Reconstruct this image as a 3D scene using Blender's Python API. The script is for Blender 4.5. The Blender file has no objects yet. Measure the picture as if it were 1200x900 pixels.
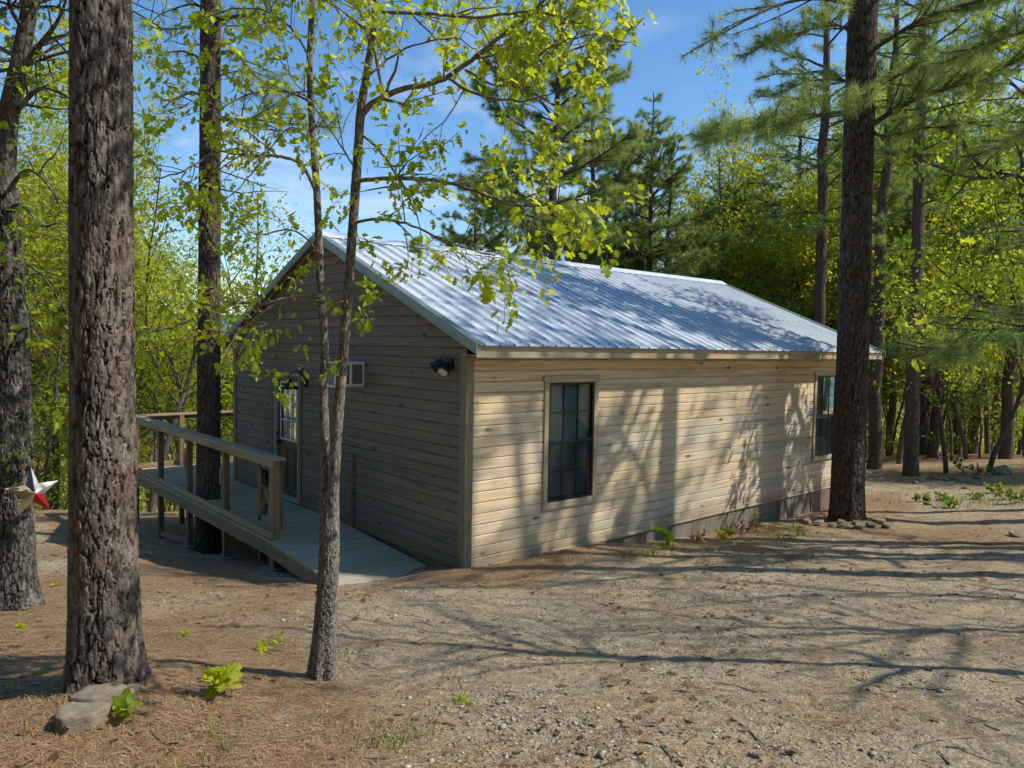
import bpy, math, random
import numpy as np
from mathutils import Matrix, Vector

scene = bpy.context.scene
COL = scene.collection
RNG = np.random.default_rng(7)
random.seed(7)

# ------------------------------------------------------------------ camera frame (world is metric; cabin corner is the origin)
CAMP = np.array([-5.339, -6.933, 2.675])
FPX = 870.0
_p, _r, _a = math.radians(2.96), math.radians(1.07), math.radians(48.9)
_fw = np.array([math.cos(_a), math.sin(_a), 0.0]); _rt = np.array([math.sin(_a), -math.cos(_a), 0.0]); _up = np.array([0, 0, 1.0])
_F = _fw * math.cos(_p) - _up * math.sin(_p)
_U = _up * math.cos(_p) + _fw * math.sin(_p)
_R = _rt * math.cos(_r) + _U * math.sin(_r)
_U = _U * math.cos(_r) - _rt * math.sin(_r)


def W(px, py, dep):
    """world point seen at photo pixel (1200x900) at a given horizontal depth, used only to read positions off the photo"""
    d = _F + _R * (px - 600) / FPX + _U * (450 - py) / FPX
    return CAMP + d * (dep / (d @ _fw))


def camcoord(x, y):
    rx, ry = x - CAMP[0], y - CAMP[1]
    return rx * _fw[0] + ry * _fw[1], rx * _rt[0] + ry * _rt[1]


# ------------------------------------------------------------------ mesh helpers
def np_mesh(name, V, F, attrs=None, smooth=False):
    V = np.ascontiguousarray(V, dtype=np.float32).reshape(-1, 3)
    F = np.ascontiguousarray(F, dtype=np.int32)
    n, k = F.shape
    me = bpy.data.meshes.new(name)
    me.vertices.add(len(V)); me.vertices.foreach_set('co', V.ravel())
    me.loops.add(n * k); me.loops.foreach_set('vertex_index', F.ravel())
    me.polygons.add(n)
    me.polygons.foreach_set('loop_start', np.arange(0, n * k, k, dtype=np.int32))
    me.polygons.foreach_set('loop_total', np.full(n, k, dtype=np.int32))
    if smooth:
        me.polygons.foreach_set('use_smooth', np.ones(n, dtype=bool))
    me.update(calc_edges=True)
    for an, (dom, arr) in (attrs or {}).items():
        at = me.attributes.new(an, 'FLOAT', dom)
        at.data.foreach_set('value', np.ascontiguousarray(arr, dtype=np.float32))
    return me


class MB:
    """collects polygons; .build() links them as ONE mesh object"""
    def __init__(s):
        s.v = []; s.f = []; s.t = []; s.n = 0

    def add(s, verts, faces, tone=0.5):
        s.v.extend(map(tuple, verts))
        for f in faces:
            s.f.append(tuple(i + s.n for i in f)); s.t.append(tone)
        s.n += len(verts)

    def box(s, x0, x1, y0, y1, z0, z1, tone=0.5):
        v = [(x0, y0, z0), (x1, y0, z0), (x1, y1, z0), (x0, y1, z0), (x0, y0, z1), (x1, y0, z1), (x1, y1, z1), (x0, y1, z1)]
        s.add(v, [(3, 2, 1, 0), (4, 5, 6, 7), (0, 1, 5, 4), (1, 2, 6, 5), (2, 3, 7, 6), (3, 0, 4, 7)], tone)

    def bar(s, p, q, wide, high, up=(0, 0, 1), tone=0.5):
        """a rectangular bar from p to q"""
        p, q = Vector(p), Vector(q); d = (q - p).normalized(); u = Vector(up)
        a = d.cross(u).normalized(); b = a.cross(d).normalized()
        a *= wide / 2; b *= high / 2
        v = [p - a - b, p + a - b, p + a + b, p - a + b, q - a - b, q + a - b, q + a + b, q - a + b]
        s.add([tuple(x) for x in v], [(3, 2, 1, 0), (4, 5, 6, 7), (0, 1, 5, 4), (1, 2, 6, 5), (2, 3, 7, 6), (3, 0, 4, 7)], tone)

    def prism(s, poly, axis, a0, a1, tone=0.5):
        """extrude a 2D polygon along axis 0/1/2 (the two other coordinates in order)"""
        def pt(u, v, a):
            c = [u, v]; c.insert(axis, a); return tuple(c)
        n = len(poly)
        v = [pt(u, w, a0) for u, w in poly] + [pt(u, w, a1) for u, w in poly]
        f = [tuple(range(n))[::-1], tuple(range(n, 2 * n))] + [(i, (i + 1) % n, n + (i + 1) % n, n + i) for i in range(n)]
        s.add(v, f, tone)

    def tube(s, pts, radii, n=12, tone=0.5, caps=True):
        V, F = tube_arrays(np.asarray(pts, float), np.asarray(radii, float), n)
        s.add([tuple(x) for x in V], [tuple(x) for x in F], tone)
        if caps:
            m = len(pts)
            base = s.n - len(V)
            s.f.append(tuple(base + i for i in range(n))[::-1]); s.t.append(tone)
            s.f.append(tuple(base + (m - 1) * n + i for i in range(n))); s.t.append(tone)

    def build(s, name, material, parent=None, bevel=0.0, smooth=False):
        me = bpy.data.meshes.new(name)
        off = np.array(parent_loc(parent))
        me.from_pydata([tuple(np.array(v) - off) for v in s.v], [], s.f)
        at = me.attributes.new('tone', 'FLOAT', 'FACE')
        at.data.foreach_set('value', np.array(s.t, dtype=np.float32))
        if smooth:
            me.polygons.foreach_set('use_smooth', np.ones(len(s.f), dtype=bool))
        o = link(name, me, material, parent)
        fix_normals(o)
        if bevel:
            b = o.modifiers.new('bevel', 'BEVEL'); b.width = bevel; b.segments = 2; b.limit_method = 'ANGLE'; b.angle_limit = 0.7
        return o


def fix_normals(o):
    import bmesh
    bm = bmesh.new(); bm.from_mesh(o.data)
    bmesh.ops.recalc_face_normals(bm, faces=bm.faces)
    bm.to_mesh(o.data); bm.free()


def parent_loc(p):
    l = Vector((0, 0, 0))
    while p is not None:
        l += p.location; p = p.parent
    return l


def link(name, me, material=None, parent=None):
    o = bpy.data.objects.new(name, me)
    COL.objects.link(o)
    if material is not None:
        o.data.materials.append(material)
    if parent is not None:
        o.parent = parent
    return o


def tag(o, label=None, cat=None, group=None, kind=None):
    if label: o['label'] = label
    if cat: o['category'] = cat
    if group: o['group'] = group
    if kind: o['kind'] = kind
    return o


def thing(name, label, cat, loc=(0, 0, 0), group=None, rz=0.0):
    o = bpy.data.objects.new(name, None); COL.objects.link(o)
    o.empty_display_size = 0.3
    o.location = tuple(float(c) for c in loc); o.rotation_euler = (0, 0, rz)
    return tag(o, label, cat, group)


def dup(root, loc, rz=0.0, sc=1.0, label=None, group=None):
    """a copy of a thing with copies of its parts (mesh data shared)"""
    r = root.copy(); COL.objects.link(r)
    r.location = tuple(float(c) for c in loc); r.rotation_euler = (0, 0, rz)
    r.scale = (sc, sc, sc)
    if label: r['label'] = label
    if group: r['group'] = group
    for ch in list(root.children):
        c = ch.copy(); COL.objects.link(c); c.parent = r
        for g in list(ch.children):
            d = g.copy(); COL.objects.link(d); d.parent = c
    return r


def tube_arrays(P, R, n=8):
    m = len(P)
    T = np.gradient(P, axis=0)
    T /= np.linalg.norm(T, axis=1)[:, None] + 1e-9
    ref = np.array([1.0, 0, 0]) if abs(T[0, 2]) > 0.6 else np.array([0, 0, 1.0])
    A = np.cross(T, ref); A /= np.linalg.norm(A, axis=1)[:, None] + 1e-9
    B = np.cross(T, A)
    th = np.arange(n) * (2 * math.pi / n)
    V = P[:, None, :] + R[:, None, None] * (np.cos(th)[None, :, None] * A[:, None, :] + np.sin(th)[None, :, None] * B[:, None, :])
    i = np.arange(m - 1)[:, None] * n; j = np.arange(n)[None, :]; j2 = (j + 1) % n
    F = np.stack([i + j, i + j2, i + n + j2, i + n + j], axis=-1).reshape(-1, 4)
    return V.reshape(-1, 3), F


class Tubes:
    """many tubes gathered into one quad mesh"""
    def __init__(s):
        s.V = []; s.F = []; s.n = 0; s.bark = []

    def add(s, P, R, n=6):
        V, F = tube_arrays(np.asarray(P, float), np.asarray(R, float), n)
        s.V.append(V); s.F.append(F + s.n); s.n += len(V); s.bark.append(np.full(len(V), 0.55))

    def raw(s, V, F, bark):
        s.V.append(V); s.F.append(F + s.n); s.n += len(V); s.bark.append(bark)

    def mesh(s, name, off=(0, 0, 0), attr=True):
        V = np.concatenate(s.V) - np.asarray(off); F = np.concatenate(s.F)
        return np_mesh(name, V, F, {'bark': ('POINT', np.concatenate(s.bark))} if attr else None, smooth=True)


# ------------------------------------------------------------------ numpy noise
def _hash(ix, iy, k=0):
    h = (ix.astype(np.int64) * 374761393 + iy.astype(np.int64) * 668265263 + k * 1274126177) & 0xFFFFFFFF
    h = ((h ^ (h >> 13)) * 1274126177) & 0xFFFFFFFF
    return ((h ^ (h >> 16)) & 0xFFFFFF) / float(0xFFFFFF)


def vnoise(x, y, k=0):
    ix, iy = np.floor(x), np.floor(y); fx, fy = x - ix, y - iy
    ux, uy = fx * fx * (3 - 2 * fx), fy * fy * (3 - 2 * fy)
    a, b, c, d = _hash(ix, iy, k), _hash(ix + 1, iy, k), _hash(ix, iy + 1, k), _hash(ix + 1, iy + 1, k)
    return (a * (1 - ux) + b * ux) * (1 - uy) + (c * (1 - ux) + d * ux) * uy


def fbm(x, y, oct=4, k=0):
    s, a, t = 0.0, 0.5, 0.0
    for o in range(oct):
        s = s + a * vnoise(x * 2 ** o + 17.3 * o, y * 2 ** o - 9.1 * o, k + o); t += a; a *= 0.55
    return s / t


def cells(x, y, period, k=0):
    """jittered-grid cellular noise, periodic in x; returns F1, F2, cell value"""
    ix, iy = np.floor(x), np.floor(y)
    f1 = np.full(x.shape, 9.0); f2 = np.full(x.shape, 9.0); val = np.zeros(x.shape)
    for dx in (-1, 0, 1):
        for dy in (-1, 0, 1):
            cx, cy = ix + dx, iy + dy
            wx = np.mod(cx, period)
            jx, jy = _hash(wx, cy, k), _hash(wx, cy, k + 11)
            d = np.hypot(cx + jx - x, cy + jy - y)
            nearer = d < f1
            f2 = np.where(nearer, f1, np.minimum(f2, d))
            val = np.where(nearer, _hash(wx, cy, k + 23), val)
            f1 = np.where(nearer, d, f1)
    return f1, f2, val


# ------------------------------------------------------------------ terrain
_C = np.array([  # x, y, z contacts read off the photo
    (-4.46, -2.79, .87), (-3.38, -3.03, .70), (-4.44, .3, .43), (-3.38, -4.74, .96), (-1.6, -5.99, .90), (-5.3, -6.9, 1.06),
    (8.49, -3.4, -.2), (1.66, -5.21, .44), (8.1, -1.0, -.42), (16.67, 1.07, -.74), (18.03, 2.68, -.85), (17.97, .6, -.73),
    (19.42, 0, -.74), (24.2, 3.1, -1.15), (29.3, 5.3, -1.6), (-2.34, 11.69, -1.05), (-.94, 5.95, -1.05), (-1.14, -3.17, .43),
    (0, -.12, .02), (-.15, .2, .0), (-.2, -.6, .06), (1.2, -.1, .0), (2.2, -.1, -.05), (3.5, -.2, -.2), (5, -.2, -.33), (7, -.2, -.40), (9.5, -.2, -.47), (10.6, 0, -.58),
    (-1.25, 7.8, -1.09), (-1.25, 6.18, -.84), (-1.25, 4.47, -.70), (-1.25, 2.72, -.46), (-1.3, 1.5, -.30), (-1.3, .9, -.2), (-1.2, .35, -.06), (-2.2, 1.0, .0), (-2.5, 4, -.35),
    (-.5, .25, -.04), (0, 4, -.8), (5, 4, -.9), (10.6, 7.3, -1.3), (0, 7.3, -1.2), (4, 10, -1.7),
    (-8, 0, .5), (-12, 4, .2), (-6, 8, -.4), (-10, 14, -1.6), (-4, 20, -3.0), (6, 20, -4.0), (16, 14, -3.2), (26, 14, -3.4), (40, 6, -3.2), (35, -4, -1.4),
    (20, -10, .2), (10, -14, 1.0), (-5, -16, 1.9), (-20, -8, 1.2), (-25, 20, -4), (0, 45, -11), (30, 40, -12), (60, 20, -10), (60, -20, -3), (-50, 40, -12), (-60, -10, -1), (0, -60, 4),
    (90, 90, -30), (0, 130, -34), (150, 0, -30), (-120, 90, -28), (-150, -150, 0), (150, -150, -5)], float)


def _solve():
    X = _C[:, :2]; r = np.linalg.norm(X[:, None] - X[None], axis=-1)
    n = len(X); A = np.zeros((n + 3, n + 3)); A[:n, :n] = r - 0.25 * np.eye(n)
    A[:n, n:] = np.c_[np.ones(n), X]; A[n:, :n] = A[:n, n:].T
    return np.linalg.solve(A, np.r_[_C[:, 2], 0, 0, 0])


_S = _solve()


def ground(x, y):
    x = np.asarray(x, float); y = np.asarray(y, float); sh = np.broadcast(x, y).shape
    p = np.stack([np.broadcast_to(x, sh).ravel(), np.broadcast_to(y, sh).ravel()], -1)
    out = np.empty(len(p)); X = _C[:, :2]
    for i in range(0, len(p), 60000):
        q = p[i:i + 60000]
        out[i:i + 60000] = np.linalg.norm(q[:, None] - X[None], axis=-1) @ _S[:-3] + _S[-3] + q @ _S[-2:]
    rr = np.hypot(p[:, 0], p[:, 1]); k = np.clip((rr - 130) / 200, 0, 1)
    out = out * (1 - k) + (-34) * k
    return out.reshape(sh)


def gz(x, y): return float(ground(np.array([x]), np.array([y]))[0])
# ------------------------------------------------------------------ materials
class NT:
    """small node-graph writer"""
    def __init__(s, m):
        s.t = m.node_tree; s.n = s.t.nodes; s.n.clear()

    def __call__(s, kind, inp=None, **props):
        nd = s.n.new(kind)
        for k, v in props.items(): setattr(nd, k, v)
        for k, v in (inp or {}).items(): s.set(nd, k, v)
        return nd

    def set(s, nd, k, v):
        sock = nd.inputs[k]
        if isinstance(v, bpy.types.NodeSocket): s.t.links.new(v, sock)
        elif isinstance(v, bpy.types.Node): s.t.links.new(v.outputs[0], sock)
        elif isinstance(v, tuple) and sock.type == 'RGBA' and len(v) == 3: sock.default_value = (*v, 1)
        else: sock.default_value = v

    def math(s, op, a, b=None, c=None, clamp=False):
        nd = s.n.new('ShaderNodeMath'); nd.operation = op; nd.use_clamp = clamp
        for i, v in enumerate((a, b, c)):
            if v is not None: s.set(nd, i, v)
        return nd.outputs[0]

    def mix(s, fac, a, b, blend='MIX'):
        nd = s.n.new('ShaderNodeMix'); nd.data_type = 'RGBA'; nd.blend_type = blend; nd.clamp_factor = True
        s.set(nd, 0, fac); s.set(nd, 6, a); s.set(nd, 7, b)
        return nd.outputs[2]

    def ramp(s, fac, stops, interp='LINEAR'):
        nd = s.n.new('ShaderNodeValToRGB'); cr = nd.color_ramp; cr.interpolation = interp
        while len(cr.elements) < len(stops): cr.elements.new(0.5)
        for e, (p, c) in zip(cr.elements, stops):
            e.position = p; e.color = (*c, 1) if isinstance(c, tuple) else (c, c, c, 1)
        s.set(nd, 0, fac); return nd.outputs[0]

    def coord(s, scale=(1, 1, 1), which='Object', loc=(0, 0, 0)):
        tc = s.n.new('ShaderNodeTexCoord'); mp = s.n.new('ShaderNodeMapping')
        mp.inputs['Scale'].default_value = scale; mp.inputs['Location'].default_value = loc
        s.t.links.new(tc.outputs[which], mp.inputs[0]); return mp.outputs[0]

    def noise(s, vec, scale, detail=4, rough=0.55, w=None, dist=0.0):
        nd = s.n.new('ShaderNodeTexNoise'); nd.noise_dimensions = '4D' if w is not None else '3D'
        s.set(nd, 'Vector', vec); s.set(nd, 'Scale', scale); s.set(nd, 'Detail', detail); s.set(nd, 'Roughness', rough); s.set(nd, 'Distortion', dist)
        if w is not None: s.set(nd, 'W', w)
        return nd.outputs[0]

    def voro(s, vec, scale, feature='F1', out='Distance', rnd=1.0):
        nd = s.n.new('ShaderNodeTexVoronoi'); nd.feature = feature
        s.set(nd, 'Vector', vec); s.set(nd, 'Scale', scale); s.set(nd, 'Randomness', rnd)
        return nd.outputs[out]

    def attr(s, name):
        nd = s.n.new('ShaderNodeAttribute'); nd.attribute_name = name; return nd.outputs['Fac']

    def bump(s, h, strength=0.4, dist=0.01):
        nd = s.n.new('ShaderNodeBump'); s.set(nd, 'Height', h); s.set(nd, 'Strength', strength); s.set(nd, 'Distance', dist)
        return nd.outputs[0]

    def pbr(s, color, rough=0.7, metal=0.0, normal=None, spec=0.4):
        nd = s.n.new('ShaderNodeBsdfPrincipled')
        s.set(nd, 'Base Color', color); s.set(nd, 'Roughness', rough); s.set(nd, 'Metallic', metal); s.set(nd, 'Specular IOR Level', spec)
        if normal is not None: s.set(nd, 'Normal', normal)
        return nd.outputs[0]

    def out(s, shader):
        o = s.n.new('ShaderNodeOutputMaterial'); s.t.links.new(shader, o.inputs[0])


def newmat(name):
    m = bpy.data.materials.new(name); m.use_nodes = True
    return m, NT(m)


def wood(name, axis, dark, light, grey, greyamt, knots=0.95, rough=0.8, stains=0.5, protect=None, warm=0.25):
    """sawn softwood; the grain runs along axis 0/1/2 of the object"""
    m, t = newmat(name)
    def sc(al, ac): v = [ac] * 3; v[axis] = al; return tuple(v)
    tone = t.attr('tone'); w = t.math('MULTIPLY', tone, 91.0)
    fine = t.noise(t.coord(sc(1.6, 75)), 1.0, 3, 0.6, w)
    band = t.noise(t.coord(sc(.55, 13)), 1.0, 4, 0.55, w, 1.2)
    g = t.math('MULTIPLY_ADD', fine, 0.45, t.math('MULTIPLY', band, 0.65))
    col = t.ramp(g, [(0.36, dark), (0.50, tuple(np.array(dark) * .45 + np.array(light) * .55)), (0.66, light)])
    # per-board value and hue
    tr = t.noise(t.coord((0.01, 0.01, 0.01)), 1.0, 0, 0.5, t.math('MULTIPLY', tone, 333.0))
    col = t.mix(t.math('MULTIPLY', t.ramp(tr, [(.45, 0.0), (.65, 1.0)]), warm), col, (.42, .22, .085))
    low = t.noise(t.coord(sc(.35, 1.5)), 1.3, 5, 0.62)
    gm = t.math('MULTIPLY', t.ramp(low, [(.33, 0.0), (.62, 1.0)]), greyamt)
    if protect is not None:      # boards sheltered below the eaves stay unweathered
        gm = t.math('MULTIPLY', gm, protect(t))
    gcol = t.mix(fine, tuple(np.array(grey) * .72), tuple(np.array(grey) * 1.25))
    col = t.mix(gm, col, gcol)
    # damp / mildew streaks
    st = t.noise(t.coord(sc(.9, 5)), 1.0, 5, 0.7, w)
    col = t.mix(t.math('MULTIPLY', t.ramp(st, [(.54, 0.0), (.70, 1.0)]), stains), col, tuple(np.array(grey) * .42))
    # knots
    kv = t.voro(t.coord(sc(2.1, 6.2)), 1.0)
    kring = t.ramp(kv, [(.055, 1.0), (.11, .6), (.20, 0.0)])
    ksel = t.ramp(t.noise(t.coord(sc(2.1, 6.2)), .9, 1, .5), [(.44, 0.0), (.52, 1.0)])
    kf = t.math('MULTIPLY', t.math('MULTIPLY', kring, ksel), knots)
    col = t.mix(kf, col, (.06, .035, .018))
    if protect is not None:      # mud splashed up from the ground
        sz = t.n.new('ShaderNodeSeparateXYZ'); t.set(sz, 0, t.coord())
        sp = t.math('SUBTRACT', t.math('MULTIPLY', t.noise(t.coord((3, 3, 3)), 1.0, 6, .7), .95), t.math('MULTIPLY', sz.outputs[2], 1.15))
        col = t.mix(t.ramp(sp, [(.18, 0.0), (.55, .55)]), col, (.17, .12, .075))
    v = t.math('MULTIPLY_ADD', tr, .8, 0.60)
    vc = t.n.new('ShaderNodeCombineColor')
    for i in range(3): t.set(vc, i, v)
    col = t.mix(1.0, col, vc.outputs[0], 'MULTIPLY')
    nrm = t.bump(t.math('MULTIPLY_ADD', g, 1.0, t.math('MULTIPLY', kf, -.3)), 0.55, 0.004)
    t.out(t.pbr(col, rough, 0, nrm, 0.25)); return m


def _protect_side(t):
    sx = t.n.new('ShaderNodeSeparateXYZ'); t.set(sx, 0, t.coord())
    a = t.math('SUBTRACT', 2.35, sx.outputs[2])
    zz = t.ramp(a, [(0.0, 0.12), (0.5, .55), (1.0, 1.0)])
    xx = t.math('MULTIPLY_ADD', sx.outputs[0], 0.055, 0.58, clamp=True)
    return t.math('MULTIPLY', zz, xx)


def _protect_gable(t):
    sx = t.n.new('ShaderNodeSeparateXYZ'); t.set(sx, 0, t.coord())
    d = t.math('SUBTRACT', t.math('SUBTRACT', 4.22, t.math('MULTIPLY', t.math('ABSOLUTE', t.math('SUBTRACT', sx.outputs[1], 3.64)), .414)), sx.outputs[2])
    return t.ramp(d, [(0.14, 0.1), (0.26, 1.0)])


M = {}
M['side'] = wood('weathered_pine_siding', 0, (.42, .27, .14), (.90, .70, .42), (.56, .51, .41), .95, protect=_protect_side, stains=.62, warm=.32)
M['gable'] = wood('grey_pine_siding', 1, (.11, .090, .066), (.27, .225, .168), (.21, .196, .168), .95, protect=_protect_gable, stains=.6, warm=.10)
M['trim_z'] = wood('corner_board_wood', 2, (.19, .14, .085), (.34, .26, .165), (.26, .235, .18), .8, knots=.5)
M['trim_x'] = wood('trim_wood_long', 0, (.30, .20, .105), (.66, .49, .29), (.45, .40, .31), .6, knots=.5)
M['trim_y'] = wood('trim_wood_cross', 1, (.22, .165, .105), (.36, .28, .18), (.27, .25, .2), .7, knots=.5)
M['deck'] = wood('deck_boards_wood', 0, (.26, .235, .165), (.43, .385, .275), (.38, .35, .265), .85, knots=.25, stains=.35, warm=.05)
M['beam'] = wood('deck_beam_wood', 1, (.15, .11, .068), (.29, .22, .14), (.20, .18, .145), .7, knots=.4, stains=.75)
M['rail'] = wood('rail_wood', 1, (.26, .20, .125), (.42, .34, .22), (.34, .315, .255), .8, knots=.4)
M['post'] = wood('post_wood', 2, (.19, .115, .06), (.33, .205, .11), (.22, .18, .13), .45, knots=.5)
M['rail_x'] = wood('rail_wood_cross', 0, (.27, .16, .085), (.40, .26, .15), (.3, .25, .19), .5, knots=.4)
M['skirt'] = wood('skirting_wood', 2, (.11, .09, .068), (.26, .215, .16), (.21, .19, .155), .8, knots=.3, stains=.7, warm=.05)
M['rust_board'] = wood('reddish_board', 2, (.17, .10, .07), (.27, .17, .12), (.2, .15, .12), .4, knots=.2)


def plain(name, color, rough=0.5, metal=0.0, var=0.12, scale=8.0, bump=0.0, spec=0.4):
    m, t = newmat(name)
    n = t.noise(t.coord(), scale, 5, .6)
    c = np.array(color)
    col = t.mix(t.ramp(n, [(.3, 0.0), (.7, 1.0)]), tuple(c * (1 - var)), tuple(np.minimum(c * (1 + var), 1)))
    nrm = t.bump(n, bump, .01) if bump else None
    t.out(t.pbr(col, rough, metal, nrm, spec)); return m


M['roof'] = None
def _roof():
    m, t = newmat('galvanised_roof_metal')
    n = t.noise(t.coord((1, 1, 1)), 3.0, 5, .65); s = t.noise(t.coord((9, .7, .7)), 2.0, 4, .6)
    f = t.math('MULTIPLY_ADD', n, .5, t.math('MULTIPLY', s, .5))
    col = t.ramp(f, [(.32, (.50, .555, .59)), (.68, (.71, .76, .785))])
    r = t.math('MULTIPLY_ADD', n, .22, .36)
    nrm = t.bump(t.noise(t.coord((2.2, .6, .6)), 1.0, 2, .5), .12, .02)
    t.out(t.pbr(col, r, .22, nrm, .5)); return m
M['roof'] = _roof()
M['screw'] = plain('dark_screw_heads', (.06, .065, .07), .5, .5, .1, 30)
M['rake'] = plain('grey_green_metal_trim', (.22, .255, .24), .42, .35, .10, 3)
M['black'] = plain('black_metal', (.012, .012, .014), .38, 0, .3, 20)
M['white'] = plain('white_enamel', (.70, .70, .67), .4, 0, .06, 5)
M['jamb'] = plain('pale_green_paint', (.36, .40, .35), .5, 0, .08, 6)
M['door'] = plain('dark_olive_door_paint', (.052, .060, .043), .45, 0, .12, 5, .05)
M['grille'] = plain('dark_vent_grille', (.16, .17, .165), .6, 0, .2, 30)
M['blind'] = plain('pale_blind_slats', (.66, .74, .68), .6, 0, .06, 3)
M['dark'] = plain('dark_interior', (.02, .02, .02), .9)
M['wire'] = plain('galvanised_wire', (.22, .22, .20), .5, .6, .1, 30)
M['concrete'] = plain('concrete_footing', (.20, .19, .165), .9, 0, .2, 14, .4)
M['lens'] = plain('lamp_lens', (.75, .62, .52), .2, 0, .05, 20)


def _glass(name, tint, refl, alpha, screen=None):
    m, t = newmat(name)
    tr = t('ShaderNodeBsdfTransparent', {'Color': tint})
    gl = t('ShaderNodeBsdfGlossy', {'Color': (.9, .95, .93), 'Roughness': .03})
    fr = t('ShaderNodeFresnel', {'IOR': 1.5})
    f = t.math('MULTIPLY_ADD', fr.outputs[0], 1.0, refl, clamp=True)
    sh = t('ShaderNodeMixShader', {0: f, 1: tr.outputs[0], 2: gl.outputs[0]}).outputs[0]
    if screen:
        d = t('ShaderNodeBsdfDiffuse', {'Color': screen})
        sh = t('ShaderNodeMixShader', {0: alpha, 1: sh, 2: d.outputs[0]}).outputs[0]
    t.out(sh); return m
M['pane'] = _glass('window_glass', (.80, .92, .86), .03, 0)
M['screen'] = _glass('insect_screen_mesh', (.7, .7, .72), .0, .28, (.05, .055, .062))
M['door_pane'] = _glass('door_glass', (.55, .62, .56), .10, 0)


def foliage(name, c1, c2, c3, trans=.42, tcol=1.5, rough=.5, spec=.3):
    m, t = newmat(name)
    tone = t.attr('tone')
    oi = t.n.new('ShaderNodeObjectInfo')
    k = t.math('ADD', t.math('MULTIPLY', tone, .8), t.math('MULTIPLY', oi.outputs['Random'], .2))
    col = t.ramp(k, [(.1, c1), (.5, c2), (.9, c3)])
    a = t.pbr(col, rough, 0, None, spec)
    br = t.mix(1.0, col, (tcol * 1.05, tcol, tcol * .5), 'MULTIPLY')
    tr = t('ShaderNodeBsdfTranslucent', {'Color': br}).outputs[0]
    t.out(t('ShaderNodeMixShader', {0: trans, 1: a, 2: tr}).outputs[0]); return m


M['oak_leaf'] = foliage('young_oak_leaves', (.24, .31, .02), (.40, .46, .035), (.58, .58, .06), .55, 1.7)
M['mid_leaf'] = foliage('spring_leaves', (.14, .21, .02), (.27, .35, .035), (.44, .48, .06), .56, 1.75)
M['dark_leaf'] = foliage('dark_green_leaves', (.07, .13, .018), (.14, .21, .026), (.26, .31, .045), .5, 1.6)  # a deeper green than the spring leaves
M['yellow_leaf'] = foliage('yellow_spring_leaves', (.24, .29, .025), (.37, .40, .04), (.50, .45, .07), .55, 1.6)
M['needle'] = foliage('pine_needles', (.125, .185, .072), (.24, .315, .115), (.40, .455, .17), .46, 1.7, .5)
M['red_leaf'] = foliage('reddish_new_leaves', (.30, .13, .09), (.42, .22, .13), (.45, .33, .15), .4, 1.3)
M['grass'] = foliage('grass_blades', (.09, .14, .02), (.16, .22, .03), (.28, .30, .07), .4, 1.4)
M['litter'] = foliage('dead_leaves', (.10, .055, .025), (.20, .115, .055), (.34, .23, .13), .15, 1.0, .7)
M['dead_needle'] = foliage('dead_pine_needles', (.15, .075, .032), (.34, .19, .085), (.54, .36, .19), .1, 1.0, .6)


def bark(name, crack, plate, flake, scale=(11, 11, 3.2), lichen=0.0, strength=.8, dist=.02, red=0.3, shader_cracks=.35):
    m, t = newmat(name)
    co = t.coord(scale)
    wob = t.noise(t.coord((6, 6, 3)), 1.0, 3, .6)
    vd = t.voro(co, 1.0, 'DISTANCE_TO_EDGE'); cv = t.voro(co, 1.0, 'F1', 'Color')
    e = t.math('ADD', vd, t.math('MULTIPLY', t.math('SUBTRACT', t.noise(co, 4.0, 4, .7), .5), .22))
    er = t.ramp(e, [(.02, 0.0), (.16, 1.0)])
    b = t.attr('bark')
    k = t.math('MULTIPLY', t.math('MULTIPLY_ADD', er, shader_cracks, 1.0 - shader_cracks), t.ramp(b, [(.04, 0.0), (.30, 1.0)]))
    fine = t.noise(t.coord((38, 38, 16)), 1.0, 5, .7)
    fm = t.math('ADD', fine, t.math('MULTIPLY', t.math('SUBTRACT', b, .45), .55))
    pc = t.mix(t.ramp(fm, [(.38, 0.0), (.66, 1.0)]), plate, flake)
    pc = t.mix(t.math('MULTIPLY', t.ramp(wob, [(.5, 0.0), (.68, 1.0)]), red), pc, tuple(np.array(plate) * np.array([1.7, 1.05, .75])))
    col = t.mix(k, crack, pc)
    if lichen:
        ln = t.noise(t.coord((5, 5, 3.5)), 1.0, 6, .75)
        col = t.mix(t.math('MULTIPLY', t.ramp(ln, [(.53, 0.0), (.62, 1.0)]), lichen), col, (.36, .38, .33))
    nrm = t.bump(t.math('MULTIPLY_ADD', er, 1.0, t.math('MULTIPLY', fine, .5)), strength, dist)
    t.out(t.pbr(col, .88, 0, nrm, .15)); return m


M['bark_near'] = bark('big_pine_bark', (.020, .014, .010), (.105, .078, .060), (.245, .205, .168), (34, 34, 9), 0, .5, .005, .35, .25)
M['bark_oak'] = bark('oak_bark', (.018, .015, .012), (.075, .064, .054), (.17, .155, .135), (24, 24, 7), .5, .7, .012, .15)
M['bark_slim'] = bark('slim_oak_bark', (.045, .036, .03), (.17, .14, .115), (.31, .27, .225), (70, 70, 18), .12, .6, .004, .2)
M['bark_pine'] = bark('pine_bark', (.022, .016, .012), (.095, .070, .054), (.165, .13, .105), (13, 13, 4.5), 0, .9, .02, .4)
M['bark_twig'] = bark('branch_bark', (.03, .024, .02), (.085, .07, .058), (.15, .13, .11), (30, 30, 20), .2, .4, .004, .1)


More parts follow.
